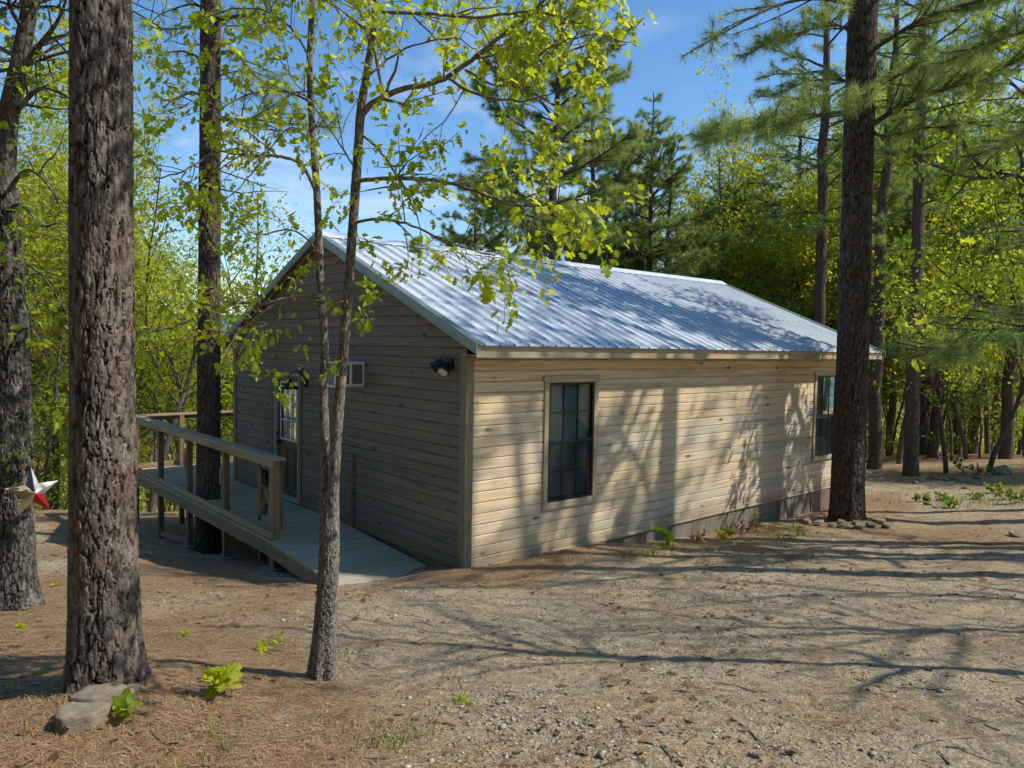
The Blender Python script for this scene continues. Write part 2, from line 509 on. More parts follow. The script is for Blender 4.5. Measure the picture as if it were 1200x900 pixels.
def _ground():
    m, t = newmat('gravel_and_needle_ground')
    pos = t.coord()
    nd = t.attr('needle')
    pv = t.voro(pos, 75.0, 'F1', 'Color'); pd = t.voro(pos, 75.0)
    pv2 = t.voro(pos, 28.0, 'F1', 'Color'); pd2 = t.voro(pos, 28.0)
    sv = t.n.new('ShaderNodeSeparateColor'); t.set(sv, 0, pv)
    sv2 = t.n.new('ShaderNodeSeparateColor'); t.set(sv2, 0, pv2)
    grain = t.noise(pos, 160.0, 3, .7); mid = t.noise(pos, 9.0, 6, .7); big = t.noise(pos, 1.1, 5, .65)
    grav = t.ramp(sv.outputs[0], [(.0, (.10, .08, .056)), (.35, (.36, .295, .205)), (.7, (.64, .535, .385)), (1.0, (.84, .75, .60))])
    grav = t.mix(.45, grav, t.ramp(mid, [(.33, (.20, .155, .105)), (.60, (.68, .56, .39))]))
    grav = t.mix(t.math('MULTIPLY', t.ramp(sv2.outputs[1], [(.72, 0.0), (.9, 1.0)]), .6), grav, (.52, .47, .37))
    soil = t.ramp(mid, [(.33, (.22, .155, .088)), (.63, (.64, .48, .295))])
    ned = t.ramp(t.noise(t.coord((60, 60, 60)), 1.0, 5, .75, None, 2.5), [(.33, (.12, .072, .038)), (.52, (.38, .25, .14)), (.72, (.66, .49, .31))])
    col = t.mix(t.ramp(big, [(.35, 0.0), (.7, .6)]), grav, soil)
    nf = t.ramp(t.math('ADD', nd, t.math('MULTIPLY', t.math('SUBTRACT', mid, .5), 1.1)), [(.42, 0.0), (.62, .85)])
    col = t.mix(nf, col, ned)
    dk = t.ramp(t.noise(pos, 3.3, 7, .8), [(.55, 0.0), (.69, .85)])
    col = t.mix(dk, col, (.075, .058, .042))
    col = t.mix(1.0, col, (1.14, 1.10, 1.02), 'MULTIPLY')
    h = t.math('ADD', t.math('MULTIPLY', t.math('SUBTRACT', 1.0, pd), .5), t.math('ADD', t.math('MULTIPLY', t.math('SUBTRACT', 1.0, pd2), .7), t.math('ADD', grain, t.math('MULTIPLY', mid, 2.0))))
    t.out(t.pbr(col, .95, 0, t.bump(h, .95, .03), .12)); return m
M['ground'] = _ground()


def _stone(name, a, b, c):
    m, t = newmat(name)
    n = t.noise(t.coord(), 7.0, 7, .68); n2 = t.noise(t.coord((1, 1, 4)), 16.0, 5, .7); n3 = t.noise(t.coord(), 2.5, 4, .6)
    col = t.ramp(n, [(.3, a), (.55, b), (.75, c)])
    col = t.mix(t.ramp(n3, [(.5, 0.0), (.68, .55)]), col, (.27, .19, .11))
    t.out(t.pbr(col, .9, 0, t.bump(t.math('ADD', n, n2), .6, .02), .2)); return m
M['stone'] = _stone('sandstone', (.12, .098, .07), (.27, .22, .158), (.38, .325, .24))
M['pebble'] = _stone('pebbles', (.12, .11, .09), (.26, .24, .19), (.42, .39, .33))


def _tonestone():
    m, t = newmat('gravel_stones')
    n = t.noise(t.coord(), 60.0, 4, .6)
    col = t.ramp(t.math('MULTIPLY_ADD', n, .25, t.math('MULTIPLY', t.attr('tone'), .75)), [(.1, (.07, .06, .048)), (.5, (.28, .24, .18)), (.9, (.55, .48, .37))])
    t.out(t.pbr(col, .9, 0, t.bump(n, .3, .004), .2)); return m
M['gravel'] = _tonestone()


def _star():
    m, t = newmat('painted_tin_star')
    tone = t.attr('tone')
    n = t.noise(t.coord(), 22.0, 5, .7)
    col = t.ramp(tone, [(0.0, (.035, .045, .12)), (.30, (.62, .61, .56)), (.60, (.50, .012, .022)), (.85, (.33, .245, .13))], 'CONSTANT')
    col = t.mix(t.ramp(n, [(.57, 0.0), (.70, .6)]), col, (.36, .27, .17))
    t.out(t.pbr(col, .4, .1, None, .5)); return m
M['star'] = _star()


def _hill():
    m, t = newmat('hazy_wooded_hill')
    n = t.noise(t.coord(), .05, 6, .7)
    t.out(t.pbr(t.ramp(n, [(.3, (.10, .15, .17)), (.7, (.16, .21, .20))]), 1.0, 0, None, 0)); return m  # bluish green puts the distance haze into the hill colour
M['hill'] = _hill()
# ------------------------------------------------------------------ camera, world, sun
cam = bpy.data.cameras.new('camera'); co = bpy.data.objects.new('camera', cam); COL.objects.link(co)
cam.sensor_fit = 'HORIZONTAL'; cam.sensor_width = 36.0; cam.lens = 36.0 * FPX / 1200.0
cam.clip_start = 0.05; cam.clip_end = 6000
mw = Matrix.Identity(4)
for i in range(3):
    mw[i][0], mw[i][1], mw[i][2], mw[i][3] = _R[i], _U[i], -_F[i], CAMP[i]
co.matrix_world = mw
scene.camera = co

SUN_EL = math.radians(48)
_h = np.array([0.682, -0.731])
SUN_DIR = Vector((_h[0] * math.cos(SUN_EL), _h[1] * math.cos(SUN_EL), math.sin(SUN_EL))).normalized()
sl = bpy.data.lights.new('sun', 'SUN'); sl.energy = 5.0; sl.angle = math.radians(0.55); sl.color = (1.0, .96, .88)
so = bpy.data.objects.new('sun', sl); COL.objects.link(so)
so.rotation_euler = (-SUN_DIR).to_track_quat('-Z', 'Y').to_euler(); so.location = (20, -20, 40)

world = bpy.data.worlds.new('World'); scene.world = world; world.use_nodes = True
wn = NT(world)
sky = wn('ShaderNodeTexSky', sky_type='NISHITA'); sky.sun_disc = False
sky.sun_elevation = SUN_EL; sky.sun_rotation = math.atan2(SUN_DIR.x, SUN_DIR.y)
sky.air_density = 1.0; sky.dust_density = .35; sky.ozone_density = 2.2; sky.altitude = 300
wc = wn('ShaderNodeTexCoord'); wm = wn('ShaderNodeMapping', {'Vector': wc.outputs['Generated'], 'Scale': (2.2, 2.2, 6.0)})
cn = wn.noise(wm.outputs[0], 1.6, 7, .62, None, .6)
sep = wn('ShaderNodeSeparateXYZ', {0: wc.outputs['Generated']})
low = wn.ramp(sep.outputs[2], [(.0, 1.0), (.22, .75), (.48, 0.0)])
cl = wn.math('MULTIPLY', wn.ramp(cn, [(.52, 0.0), (.72, .8)]), low)
hs = wn('ShaderNodeHueSaturation', {'Saturation': 1.22, 'Value': 1.5, 'Color': sky.outputs[0]})
skyc = wn.mix(cl, hs.outputs[0], (7.6, 8.3, 9.0))
bg = wn('ShaderNodeBackground', {'Color': skyc, 'Strength': .125})
wo = wn('ShaderNodeOutputWorld'); world.node_tree.links.new(bg.outputs[0], wo.inputs[0])
scene.view_settings.view_transform = 'Standard'; scene.view_settings.look = 'None'; scene.view_settings.exposure = 0.0
scene.render.engine = 'CYCLES'
scene.cycles.use_denoising = True
scene.cycles.use_adaptive_sampling = True; scene.cycles.adaptive_threshold = .04
scene.cycles.max_bounces = 4; scene.cycles.diffuse_bounces = 2; scene.cycles.transmission_bounces = 4; scene.cycles.transparent_max_bounces = 12; scene.cycles.glossy_bounces = 3

# ------------------------------------------------------------------ ground
def build_ground():
    n = 620
    T = np.linspace(-1, 1, n)
    def ax(c, a, R): K = math.asinh(R / a); return c + a * np.sinh(K * T)
    X, Y = np.meshgrid(ax(-.8, 3.4, 900), ax(-2.2, 3.2, 900), indexing='ij')
    Z = ground(X, Y)
    near = np.exp(-(((X + .5) ** 2 + (Y + 1.5) ** 2) / 30.0 ** 2))
    Z += near * ((fbm(X * .9, Y * .9, 4, 3) - .5) * .10 + (fbm(X * 4.5, Y * 4.5, 4, 5) - .5) * .045 + (fbm(X * 16, Y * 16, 2, 9) - .5) * .022)
    # litter mounded at tree feet and at the cabin corner
    for cx, cy, r, h in ((-4.46, -2.79, .55, .07), (8.1, -1.05, .8, .10), (-.25, -.12, .40, .06), (-3.38, -3.03, .25, .02)):
        Z += h * np.exp(-((X - cx) ** 2 + (Y - cy) ** 2) / r ** 2)
    dl = np.hypot(X + 5.2, Y + .3); dw = np.abs(Y + .35) + np.maximum(0, -X) * .6 + np.maximum(0, X - 11)
    d, l = camcoord(X, Y)
    need = .33 + .30 * np.exp(-(dl / 2.8) ** 2) + .35 * np.exp(-(dw / .7) ** 2) + .45 * np.clip((d - 15) / 6, 0, 1) + .3 * np.clip((-3.5 - X) / 2, 0, 1) + .22 * np.exp(-((X - 8) ** 2 + (Y + 1) ** 2) / 6)
    need += .30 * np.clip((-1.0 - X) / 1.0, 0, 1) * np.clip((Y + .8) / 1.5, 0, 1)
    need += (fbm(X * .55, Y * .55, 5, 31) - .5) * 1.15 + (fbm(X * 2.2, Y * 2.2, 4, 35) - .5) * .35
    i = (np.arange(n - 1)[:, None] * n + np.arange(n - 1)[None, :])
    F = np.stack([i, i + n, i + n + 1, i + 1], -1).reshape(-1, 4)
    me = np_mesh('ground', np.stack([X, Y, Z], -1), F, {'needle': ('POINT', np.clip(need, 0, 1).ravel())}, True)
    tag(link('ground', me, M['ground']), kind='structure')
build_ground()


def gzn(x, y):
    """ground height with the same relief as the mesh"""
    x = np.asarray(x, float); y = np.asarray(y, float)
    Z = ground(x, y); near = np.exp(-(((x + .5) ** 2 + (y + 1.5) ** 2) / 30.0 ** 2))
    Z = Z + near * ((fbm(x * .9, y * .9, 4, 3) - .5) * .10 + (fbm(x * 4.5, y * 4.5, 4, 5) - .5) * .045 + (fbm(x * 16, y * 16, 2, 9) - .5) * .022)
    for cx, cy, r, h in ((-4.46, -2.79, .55, .07), (8.1, -1.05, .8, .10), (-.25, -.12, .40, .06), (-3.38, -3.03, .25, .02)):
        Z = Z + h * np.exp(-((x - cx) ** 2 + (y - cy) ** 2) / r ** 2)
    return Z


def build_hills():
    a = np.linspace(math.radians(-40), math.radians(140), 220); rr = np.linspace(500, 1500, 14)
    A, Rr = np.meshgrid(a, rr, indexing='ij')
    k = np.sin((Rr - 500) / 1000 * math.pi)
    Z = -36 + k * (42 + 46 * fbm(A * 4, Rr * .002, 4, 77))
    n, m = A.shape; i = (np.arange(n - 1)[:, None] * m + np.arange(m - 1)[None, :])
    F = np.stack([i, i + m, i + m + 1, i + 1], -1).reshape(-1, 4)
    tag(link('hills', np_mesh('hills', np.stack([Rr * np.cos(A), Rr * np.sin(A), Z], -1), F, None, True), M['hill']), kind='structure')
build_hills()

# ------------------------------------------------------------------ cabin
LX, WY, RZ, RY, SL = 10.6, 7.28, 4.32, 3.64, .414
cabin = thing('cabin', 'small gable-roofed wooden cabin with horizontal board siding and a ribbed metal roof', 'cabin')
Q0 = -.0335; QH = .1335


def siding(name, length, place, material, top, gable, openings, rng):
    mb = MB()
    zt = 4.3 if gable else top
    k = 0
    while Q0 + k * QH < zt - .01:
        z0 = Q0 + k * QH + .0028; z1 = min(Q0 + (k + 1) * QH - .0028, zt); k += 1
        def lim(z):
            if not gable: return 0.0, length
            h = (RZ - .055 - z) / SL
            return max(0.0, RY - h), min(length, RY + h)
        a0, b0 = lim(z0); a1, b1 = lim(z1)
        if b1 - a1 < .05: continue
        cuts = []
        for (s0, s1, w0, w1) in openings:
            if z0 < w1 and z1 > w0: cuts.append((s0, s1, w0, w1))
        s = a0 - rng.uniform(0, 1.5); joints = []
        while s < b0:
            s += rng.choice([1.2, 2.4, 3.6, 3.6, 4.8, 4.8]) * rng.uniform(.85, 1.1); joints.append(s)
        edges = [a0] + [j for j in joints if a0 + .3 < j < b0 - .3] + [b0]
        for e0, e1 in zip(edges[:-1], edges[1:]):
            segs = [(e0, e1, z0, z1)]
            for (s0, s1, w0, w1) in cuts:
                new = []
                for (p, q, u, v) in segs:
                    if q <= s0 or p >= s1: new.append((p, q, u, v)); continue
                    if p < s0: new.append((p, s0, u, v))
                    if q > s1: new.append((s1, q, u, v))
                    if u < w0 - .01: new.append((max(p, s0), min(q, s1), u, w0))
                    if v > w1 + .01: new.append((max(p, s0), min(q, s1), w1, v))
                segs = new
            tone = rng.uniform(0, 1)
            for (p, q, u, v) in segs:
                if q - p < .01: continue
                pl0 = p + (.0012 if p > a0 + 1e-6 else 0); ql0 = q - (.0012 if q < b0 - 1e-6 else 0)
                pl1 = max(pl0, a1) if gable else pl0; ql1 = min(ql0, b1) if gable else ql0
                jit = rng.uniform(-.0012, .0012)
                prof = [(-.02, u, 0), (-.007, u, 0), (jit, u + .009, 0), (jit, v - .009, 1), (-.007, v, 1), (-.02, v, 1)]
                V = [place(pl1 if t else pl0, nn, zz) for nn, zz, t in prof] + [place(ql1 if t else ql0, nn, zz) for nn, zz, t in prof]
                F = [tuple(range(6)), tuple(range(11, 5, -1))] + [(i, i + 6, (i + 1) % 6 + 6, (i + 1) % 6) for i in range(6)]
                mb.add(V, F, tone)
    # sheathing behind the boards, with the same openings
    ss = sorted([o for o in openings], key=lambda o: o[0]); s = 0.0
    top_s = top if not gable else 2.5
    def sh(p, q, u, v):
        if q - p > .005 and v - u > .005:
            c = [place(p, -.022, u), place(q, -.06, v)]
            x0, x1 = sorted((c[0][0], c[1][0])); y0, y1 = sorted((c[0][1], c[1][1]))
            mb.box(x0, x1, y0, y1, u, v, .1)
    for (s0, s1, w0, w1) in ss:
        sh(s, s0, -.03, top_s); sh(s0, s1, -.03, w0); sh(s0, s1, w1, top_s); s = s1
    sh(s, length, -.03, top_s)
    if gable:
        poly = [(.1, 2.5), (length - .1, 2.5), (RY, RZ - .11)]
        V = [place(s, -.022, z) for s, z in poly] + [place(s, -.06, z) for s, z in poly]
        mb.add(V, [(0, 1, 2), (5, 4, 3), (0, 3, 4, 1), (1, 4, 5, 2), (2, 5, 3, 0)], .1)
    return mb.build(name, material, cabin)


WIN = [(1.34, 2.20, .63, 2.20), (8.51, 9.37, .63, 2.20)]
DOOR = (4.46, 5.42, .03, 2.15)
rg = random.Random(5)
_w = siding('side_wall', LX, lambda s, n, z: (s, -n, z), M['side'], 2.545, False, WIN, rg)
_w['label'] = 'sunlit tan side wall of horizontal boards'
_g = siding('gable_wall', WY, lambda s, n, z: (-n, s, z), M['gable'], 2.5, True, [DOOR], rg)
_g['label'] = 'shaded grey end wall of weathered boards'
siding('rear_wall', LX, lambda s, n, z: (s, WY + n, z), M['side'], 2.545, False, [], rg)
siding('far_gable_wall', WY, lambda s, n, z: (LX + n, s, z), M['gable'], 2.5, True, [], rg)

# corner boards (two flat boards meeting at each corner)
def corner(x, y, dx, dy):
    mb = MB()
    t, wd = .022, .095
    xa, xb = (x - t, x) if dx < 0 else (x, x + t)
    ya, yb = (y, y + wd) if dy < 0 else (y - wd, y)
    mb.box(xa, xb, ya, yb, -.05, 2.54, .3)                         # on the end wall
    xa, xb = (x - t, x + wd) if dx < 0 else (x - wd, x + t)
    ya, yb = (y - t, y) if dy < 0 else (y, y + t)
    mb.box(xa, xb, ya - (.002 if dy < 0 else -.002), yb - (.002 if dy < 0 else -.002), -.055, 2.535, .62)
    mb.build('corner_board', M['trim_z'], cabin, .003)
for a in ((0, 0, -1, -1), (LX, 0, 1, -1), (0, WY, -1, 1), (LX, WY, 1, 1)): corner(*a)

# floor, soffits, fascia
mb = MB(); mb.box(.08, LX - .08, .08, WY - .08, -.12, -.035); mb.build('floor', M['dark'], cabin)
for y0, y1 in ((-.278, .0), (WY, WY + .278)):
    mb = MB(); mb.box(-.10, LX + .10, y0, y1, 2.548, 2.562, .4); mb.build('soffit', M['trim_x'], cabin)
for sgn in (-1, 1):
    mb = MB(); yy = (lambda a, b: (a, b)) if sgn < 0 else (lambda a, b: (WY - b, WY - a))
    xs = [-.10, 3.4, 6.9, LX + .10]
    for i in range(3):
        y0, y1 = yy(-.302, -.28); mb.box(xs[i] + .001, xs[i + 1] - .001, y0, y1, 2.606, 2.672, .2 + .3 * i)
    xs = [-.098, 2.2, 5.2, 8.0, LX + .098]
    for i in range(4):
        y0, y1 = yy(-.311, -.281); mb.box(xs[i] + .001, xs[i + 1] - .001, y0, y1, 2.532, 2.603, .75 - .15 * i)
    mb.build('fascia', M['trim_x'], cabin, .002)
for xx in (-.06, LX + .038):                                        # rake boards below the metal trim
    mb = MB()
    for s in (-1, 1):
        pts = [(RY + s * 3.94, RZ - .05 - SL * 3.94), (RY, RZ - .05), (RY, RZ - .13), (RY + s * 3.94, RZ - .13 - SL * 3.94)]
        mb.prism(pts if s < 0 else pts[::-1], 0, xx, xx + .022, .4)
    mb.build('rake_board', M['trim_y'], cabin)


def build_roof():
    per = .2286; prof = []
    x = -.12
    while x < LX + .12:
        for dx, h in ((0, 0), (.090, 0), (.097, .028), (.113, .028), (.120, 0), (.166, 0), (.178, .003), (.190, 0), (.21, .0)):
            if x + dx <= LX + .12: prof.append((x + dx, h))
        x += per
    prof.append((LX + .12, 0)); n = len(prof)
    V = []; F = []
    for s in (-1, 1):
        b = len(V)
        for d in (0.0, 2.0, 3.985):
            for (px, h) in prof: V.append((px, RY + s * d, RZ - SL * d + h))
        for r in range(2):
            for i in range(n - 1):
                q = (b + r * n + i, b + r * n + i + 1, b + (r + 1) * n + i + 1, b + (r + 1) * n + i)
                F.append(q if s > 0 else q[::-1])
    me = np_mesh('metal_roof', np.array(V), np.array(F), {'tone': ('FACE', np.full(len(F), .5))})
    o = link('metal_roof', me, M['roof'], cabin)
    mb = MB()
    for s in (-1, 1):                                               # ridge cap
        pts = [(RY, RZ + .052), (RY + s * .17, RZ + .03 - SL * .17), (RY + s * .172, RZ + .019 - SL * .17), (RY, RZ + .044)]
        mb.prism(pts if s < 0 else pts[::-1], 0, -.13, LX + .13, .5)
    mb.build('ridge_cap', M['roof'], o)
    for x0 in (-.142, LX + .12):
        mb = MB()
        for s in (-1, 1):
            e = 3.995
            pts = [(RY, RZ + .030), (RY + s * e, RZ + .030 - SL * e), (RY + s * e, RZ - .10 - SL * e), (RY, RZ - .10)]
            mb.prism(pts if s < 0 else pts[::-1], 0, x0, x0 + .022, .5)
            pts = [(RY, RZ + .0302), (RY + s * e, RZ + .0302 - SL * e), (RY + s * e, RZ + .024 - SL * e), (RY, RZ + .024)]
            xa, xb = (x0 + .0222, x0 + .10) if x0 < 0 else (x0 - .08, x0 - .0002)
            mb.prism(pts if s < 0 else pts[::-1], 0, xa, xb, .5)
            pts = [(RY, RZ - .07), (RY + s * e, RZ - .07 - SL * e), (RY + s * e, RZ - .078 - SL * e), (RY, RZ - .078)]
            mb.prism(pts if s < 0 else pts[::-1], 0, x0 - .004 if x0 < 0 else x0 + .023, x0 - .0002 if x0 < 0 else x0 + .026, .5)
        mb.build('rake_trim', M['rake'], o)
build_roof()
mb = MB()
for d in (.22, .95, 1.7, 2.45, 3.2, 3.88):
    x = -.12 + .055
    while x < LX + .1:
        yy = RY - d; zz = RZ - SL * d
        mb.prism([(x - .007, yy - .007), (x + .007, yy - .007), (x + .007, yy + .007), (x - .007, yy + .007)], 2, zz - .004, zz + .009); x += .2286
tag(mb.build('roof_screws', M['screw'], cabin), kind='stuff')


def build_window(x0, x1, z0, z1, drawn):
    fr = MB(); t = .030; zm = (z0 + z1) / 2
    for a in ((x0, x0 + t, z0, z1), (x1 - t, x1, z0, z1), (x0 + t, x1 - t, z1 - t, z1), (x0 + t, x1 - t, z0, z0 + t)):
        fr.box(a[0], a[1], -.016, .055, a[2], a[3])
    fr.box(x0 + t, x1 - t, -.006, .03, zm - .02, zm + .02)
    w = fr.build('window', M['black'], cabin, .003)
    c = MB(); q = .078
    c.box(x0 - q, x0 - .002, -.024, .0, z0 - .002, z1 + .002, .35); c.box(x1 + .002, x1 + q, -.024, .0, z0 - .002, z1 + .002, .7)
    c.prism([(x0 - q - .005, z1 + .004), (x1 + q + .005, z1 + .004), (x1 + q + .035, z1 + q + .01), (x0 - q - .035, z1 + q + .01)], 1, -.03, .0, .5)
    c.box(x0 - q - .01, x1 + q + .01, -.028, .0, z0 - q - .012, z0 - .004, .62)
    c.build('casing', M['trim_x'], w, .003)
    mu = MB(); wx = (x1 - x0 - 2 * t)
    for i in (1, 2):
        xx = x0 + t + wx * i / 3
        mu.box(xx - .007, xx + .007, .004, .022, zm + .02, z1 - t); mu.box(xx - .007, xx + .007, .02, .036, z0 + t, zm - .02)
    zz = (zm + z1) / 2; mu.box(x0 + t, x1 - t, .0045, .0215, zz - .007, zz + .007)
    zz = (zm + z0) / 2; mu.box(x0 + t, x1 - t, .0205, .0355, zz - .007, zz + .007)
    mu.build('muntin', M['black'], w)
    p = MB(); p.add([(x0 + t, .014, zm), (x1 - t, .014, zm), (x1 - t, .014, z1 - t), (x0 + t, .014, z1 - t)], [(0, 1, 2, 3)])
    p.add([(x0 + t, .028, z0 + t), (x1 - t, .028, z0 + t), (x1 - t, .028, zm), (x0 + t, .028, zm)], [(0, 1, 2, 3)])
    p.build('pane', M['pane'], w)
    s = MB(); s.add([(x0 + t, .0, z0 + t), (x1 - t, .0, z0 + t), (x1 - t, .0, zm - .02), (x0 + t, .0, zm - .02)], [(0, 1, 2, 3)])
    s.build('insect_screen', M['screen'], w)
    b = MB(); z = z1 - .05
    while z > z0 + .05:
        b.prism([(.075, z), (.099, z + .012), (.099, z + .0132), (.075, z + .0012)], 0, x0 + .03, x1 - .03, .5); z -= .0245
    b.build('blind', M['blind'], w)
for i, a in enumerate(WIN): build_window(*a, i)


def build_door():
    y0, y1, z0, z1 = DOOR
    d = MB(); j = .055
    a, b = y0 + j, y1 - j; zt = z1 - .05; zb = .075
    ly0, ly1, lz0, lz1 = a + .13, b - .13, 1.03, zt - .13          # the light in the upper half
    for r in ((a, ly0, zb, zt), (ly1, b, zb, zt), (ly0, ly1, zb, lz0), (ly0, ly1, lz1, zt)):
        d.box(.035, .075, r[0], r[1], r[2], r[3])
    for r in ((ly0 + .0, (ly0 + ly1) / 2 - .04), ((ly0 + ly1) / 2 + .04, ly1)):
        d.box(.027, .0348, r[0], r[1], .20, .86); d.box(.021, .0268, r[0] + .035, r[1] - .035, .235, .825)
    o = d.build('door', M['door'], cabin, .004)
    f = MB()
    f.box(-.015, .09, y0, a - .003, .03, z1); f.box(-.015, .09, b + .003, y1, .03, z1); f.box(-.015, .09, a - .003, b + .003, zt + .003, z1)
    f.box(-.06, .09, y0 - .01, y1 + .01, .022, .068)
    f.build('jamb', M['jamb'], o, .003)
    c = MB()
    c.box(-.024, .0, y0 - .095, y0 - .002, .02, z1 + .003, .3); c.box(-.024, .0, y1 + .002, y1 + .095, .02, z1 + .003, .6); c.box(-.027, .0, y0 - .10, y1 + .10, z1 + .005, z1 + .10, .45)
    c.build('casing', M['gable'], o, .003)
    g = MB(); t = .03
    g.box(.024, .036, ly0 - t, ly0, lz0 - t, lz1 + t); g.box(.024, .036, ly1, ly1 + t, lz0 - t, lz1 + t); g.box(.0242, .0358, ly0, ly1, lz0 - t, lz0); g.box(.0242, .0358, ly0, ly1, lz1, lz1 + t)
    for i in (1, 2):
        yy = ly0 + (ly1 - ly0) * i / 3; g.box(.030, .05, yy - .009, yy + .009, lz0, lz1)
        zz = lz0 + (lz1 - lz0) * i / 3; g.box(.0305, .0495, ly0, ly1, zz - .009, zz + .009)
    g.build('window_grid', M['white'], o, .002)
    p = MB(); p.add([(.055, ly0, lz0), (.055, ly1, lz0), (.055, ly1, lz1), (.055, ly0, lz1)], [(0, 1, 2, 3)]); p.build('pane', M['door_pane'], o)
    cu = MB(); n = 40
    pts = [(.10 + .012 * math.sin(i * 1.9), ly0 - .03 + (ly1 - ly0 + .06) * i / n) for i in range(n + 1)]
    for (xa, ya), (xb, yb) in zip(pts[:-1], pts[1:]): cu.add([(xa, ya, lz0 - .05), (xb, yb, lz0 - .05), (xb, yb, lz1 + .02), (xa, ya, lz1 + .02)], [(0, 1, 2, 3)])
    cu.build('curtain', M['blind'], o)
    for zc, r, nm in ((.95, .032, 'knob'), (1.10, .026, 'lock')):
        k = MB(); k.tube([(.036, b - .07, zc), (.01, b - .07, zc), (.005, b - .07, zc), (-.025, b - .07, zc), (-.035, b - .07, zc)], [r, r, r * .45, r * .95, r * .7], 16)
        k.build(nm, M['black'], o, 0, True)
build_door()

for xa, xb in ((.3, 8.49), (9.25, LX - .02)):                      # vertical skirting boards under the long wall
    mb = MB(); x = xa
    while x < xb - .04:
        wd = min(rg.uniform(.10, .15), xb - x)
        mb.box(x, x + wd - .002, .012 + rg.uniform(0, .008), .04, -1.0, -.037, rg.random()); x += wd
    mb.build('skirting', M['skirt'], cabin)
for _x0, _x1 in ((8.5, 8.86), (8.868, 9.24)):
    mb = MB(); mb.box(_x0, _x1, .005, .03, -.95, -.037, _x0 % 1); _s = mb.build('skirting_panel', M['rust_board'], cabin)
    _s['label'] = 'reddish brown skirting panel'
mb = MB()
if 0: mb.box(8.868, 9.24, .004, .03, -.95, -.037, .8)
mb = MB(); mb.box(.0, 3.44, -.022, -.0015, -.06, -.02, .5); mb.box(3.444, 7.1, -.012, -.0015, -.058, -.022, .2); mb.box(7.104, LX - .1, -.010, -.0015, -.056, -.024, .8); mb.build('sill_board', M['trim_x'], cabin, .003)
mb = MB()
y = .3
while y < WY:                                                       # boards under the end walls and the back
    mb.box(.04, .06, y, y + .14, -1.6, -.04, rg.random()); mb.box(LX - .06, LX - .04, y, y + .14, -1.9, -.04, rg.random()); y += .146
mb.box(.1, LX - .1, WY - .05, WY - .03, -2.4, -.04, .2)
mb.build('foundation_boards', M['skirt'], cabin)

# ------------------------------------------------------------------ things fixed to the end wall
ac = thing('air_conditioner', 'white window air conditioner sticking out of the grey end wall behind the forked tree', 'air conditioner', (0, 2.70, 2.07))
mb = MB(); ay0, ay1, az0, az1 = 2.38, 2.64, 2.05, 2.41; e = -.44
mb.prism([(e, az0 + .012), (0, az0), (0, az1), (e, az1 - .008)], 1, ay0 + .004, ay1 - .004)
for a in ((e, az0 + .012, e + .03, az1 - .01), (-.235, az0 + .02, -.195, az1 - .01), (-.03, az0 + .005, .0, az1 - .004)):
    mb.box(a[0], a[2], ay0 - .006, ay0 + .002, a[1], a[3])
mb.box(e, 0, ay0 - .0062, ay0 + .002, az1 - .04, az1 - .006); mb.box(e, 0, ay0 - .0062, ay0 + .002, az0 + .012, az0 + .045)
mb.box(e - .012, e + .01, ay0 - .008, ay1 + .008, az0 - .004, az0 + .03); mb.box(e - .012, e + .01, ay0 - .008, ay1 + .008, az1 - .03, az1 - .002)
mb.box(e - .012, e + .01, ay0 - .008, ay0 + .04, az0 + .03, az1 - .03); mb.box(e - .012, e + .01, ay1 - .04, ay1 + .008, az0 + .03, az1 - .03)
mb.build('housing', M['white'], ac, .004)
mb = MB()
for a, b in ((e + .03, -.235), (-.195, -.03)):
    z = az0 + .05
    while z < az1 - .045: mb.box(a, b, ay0 - .003, ay0 + .0025, z, z + .007); z += .0125
mb.box(e + .03, -.03, ay0 + .0026, ay0 + .0035, az0 + .045, az1 - .04)
z = az0 + .035
while z < az1 - .035: mb.box(e - .006, e + .002, ay0 + .04, ay1 - .04, z, z + .006); z += .011
mb.build('grille', M['grille'], ac)

lamp = thing('wall_lamp', 'black gooseneck barn lamp mounted beside the green door', 'wall lamp', (0, 4.22, 2.0))
mb = MB(); mb.tube([(0, 4.22, 2.02), (-.025, 4.22, 2.02), (-.04, 4.22, 2.02)], [.075, .075, .05], 20); mb.build('wall_plate', M['black'], lamp, 0, True)
mb = MB(); pts = [(-.03, 4.22, 2.02)] + [(-.15 - .12 * math.cos(a), 4.23 + .0 * a, 2.09 + .10 * math.sin(a)) for a in np.linspace(0.0, math.pi, 12)[::-1]]
pts = [(-.03, 4.22, 2.03), (-.05, 4.22, 2.10), (-.08, 4.23, 2.16), (-.13, 4.24, 2.20), (-.18, 4.25, 2.205), (-.23, 4.26, 2.18), (-.26, 4.27, 2.13), (-.27, 4.27, 2.07)]
mb.tube(pts, [.011] * len(pts), 10); mb.build('arm', M['black'], lamp, 0, True)
mb = MB(); c = (-.27, 4.27)
mb.tube([(c[0], c[1], 2.09), (c[0], c[1], 2.08), (c[0], c[1], 2.03), (c[0], c[1], 2.02), (c[0], c[1], 1.99), (c[0], c[1], 1.93), (c[0], c[1], 1.92)], [.02, .045, .05, .062, .085, .165, .168], 28, caps=False)
mb.tube([(c[0], c[1], 1.921), (c[0], c[1], 1.985), (c[0], c[1], 2.02)], [.165, .08, .02], 28, caps=False)
mb.build('lamp_shade', M['black'], lamp, 0, True)

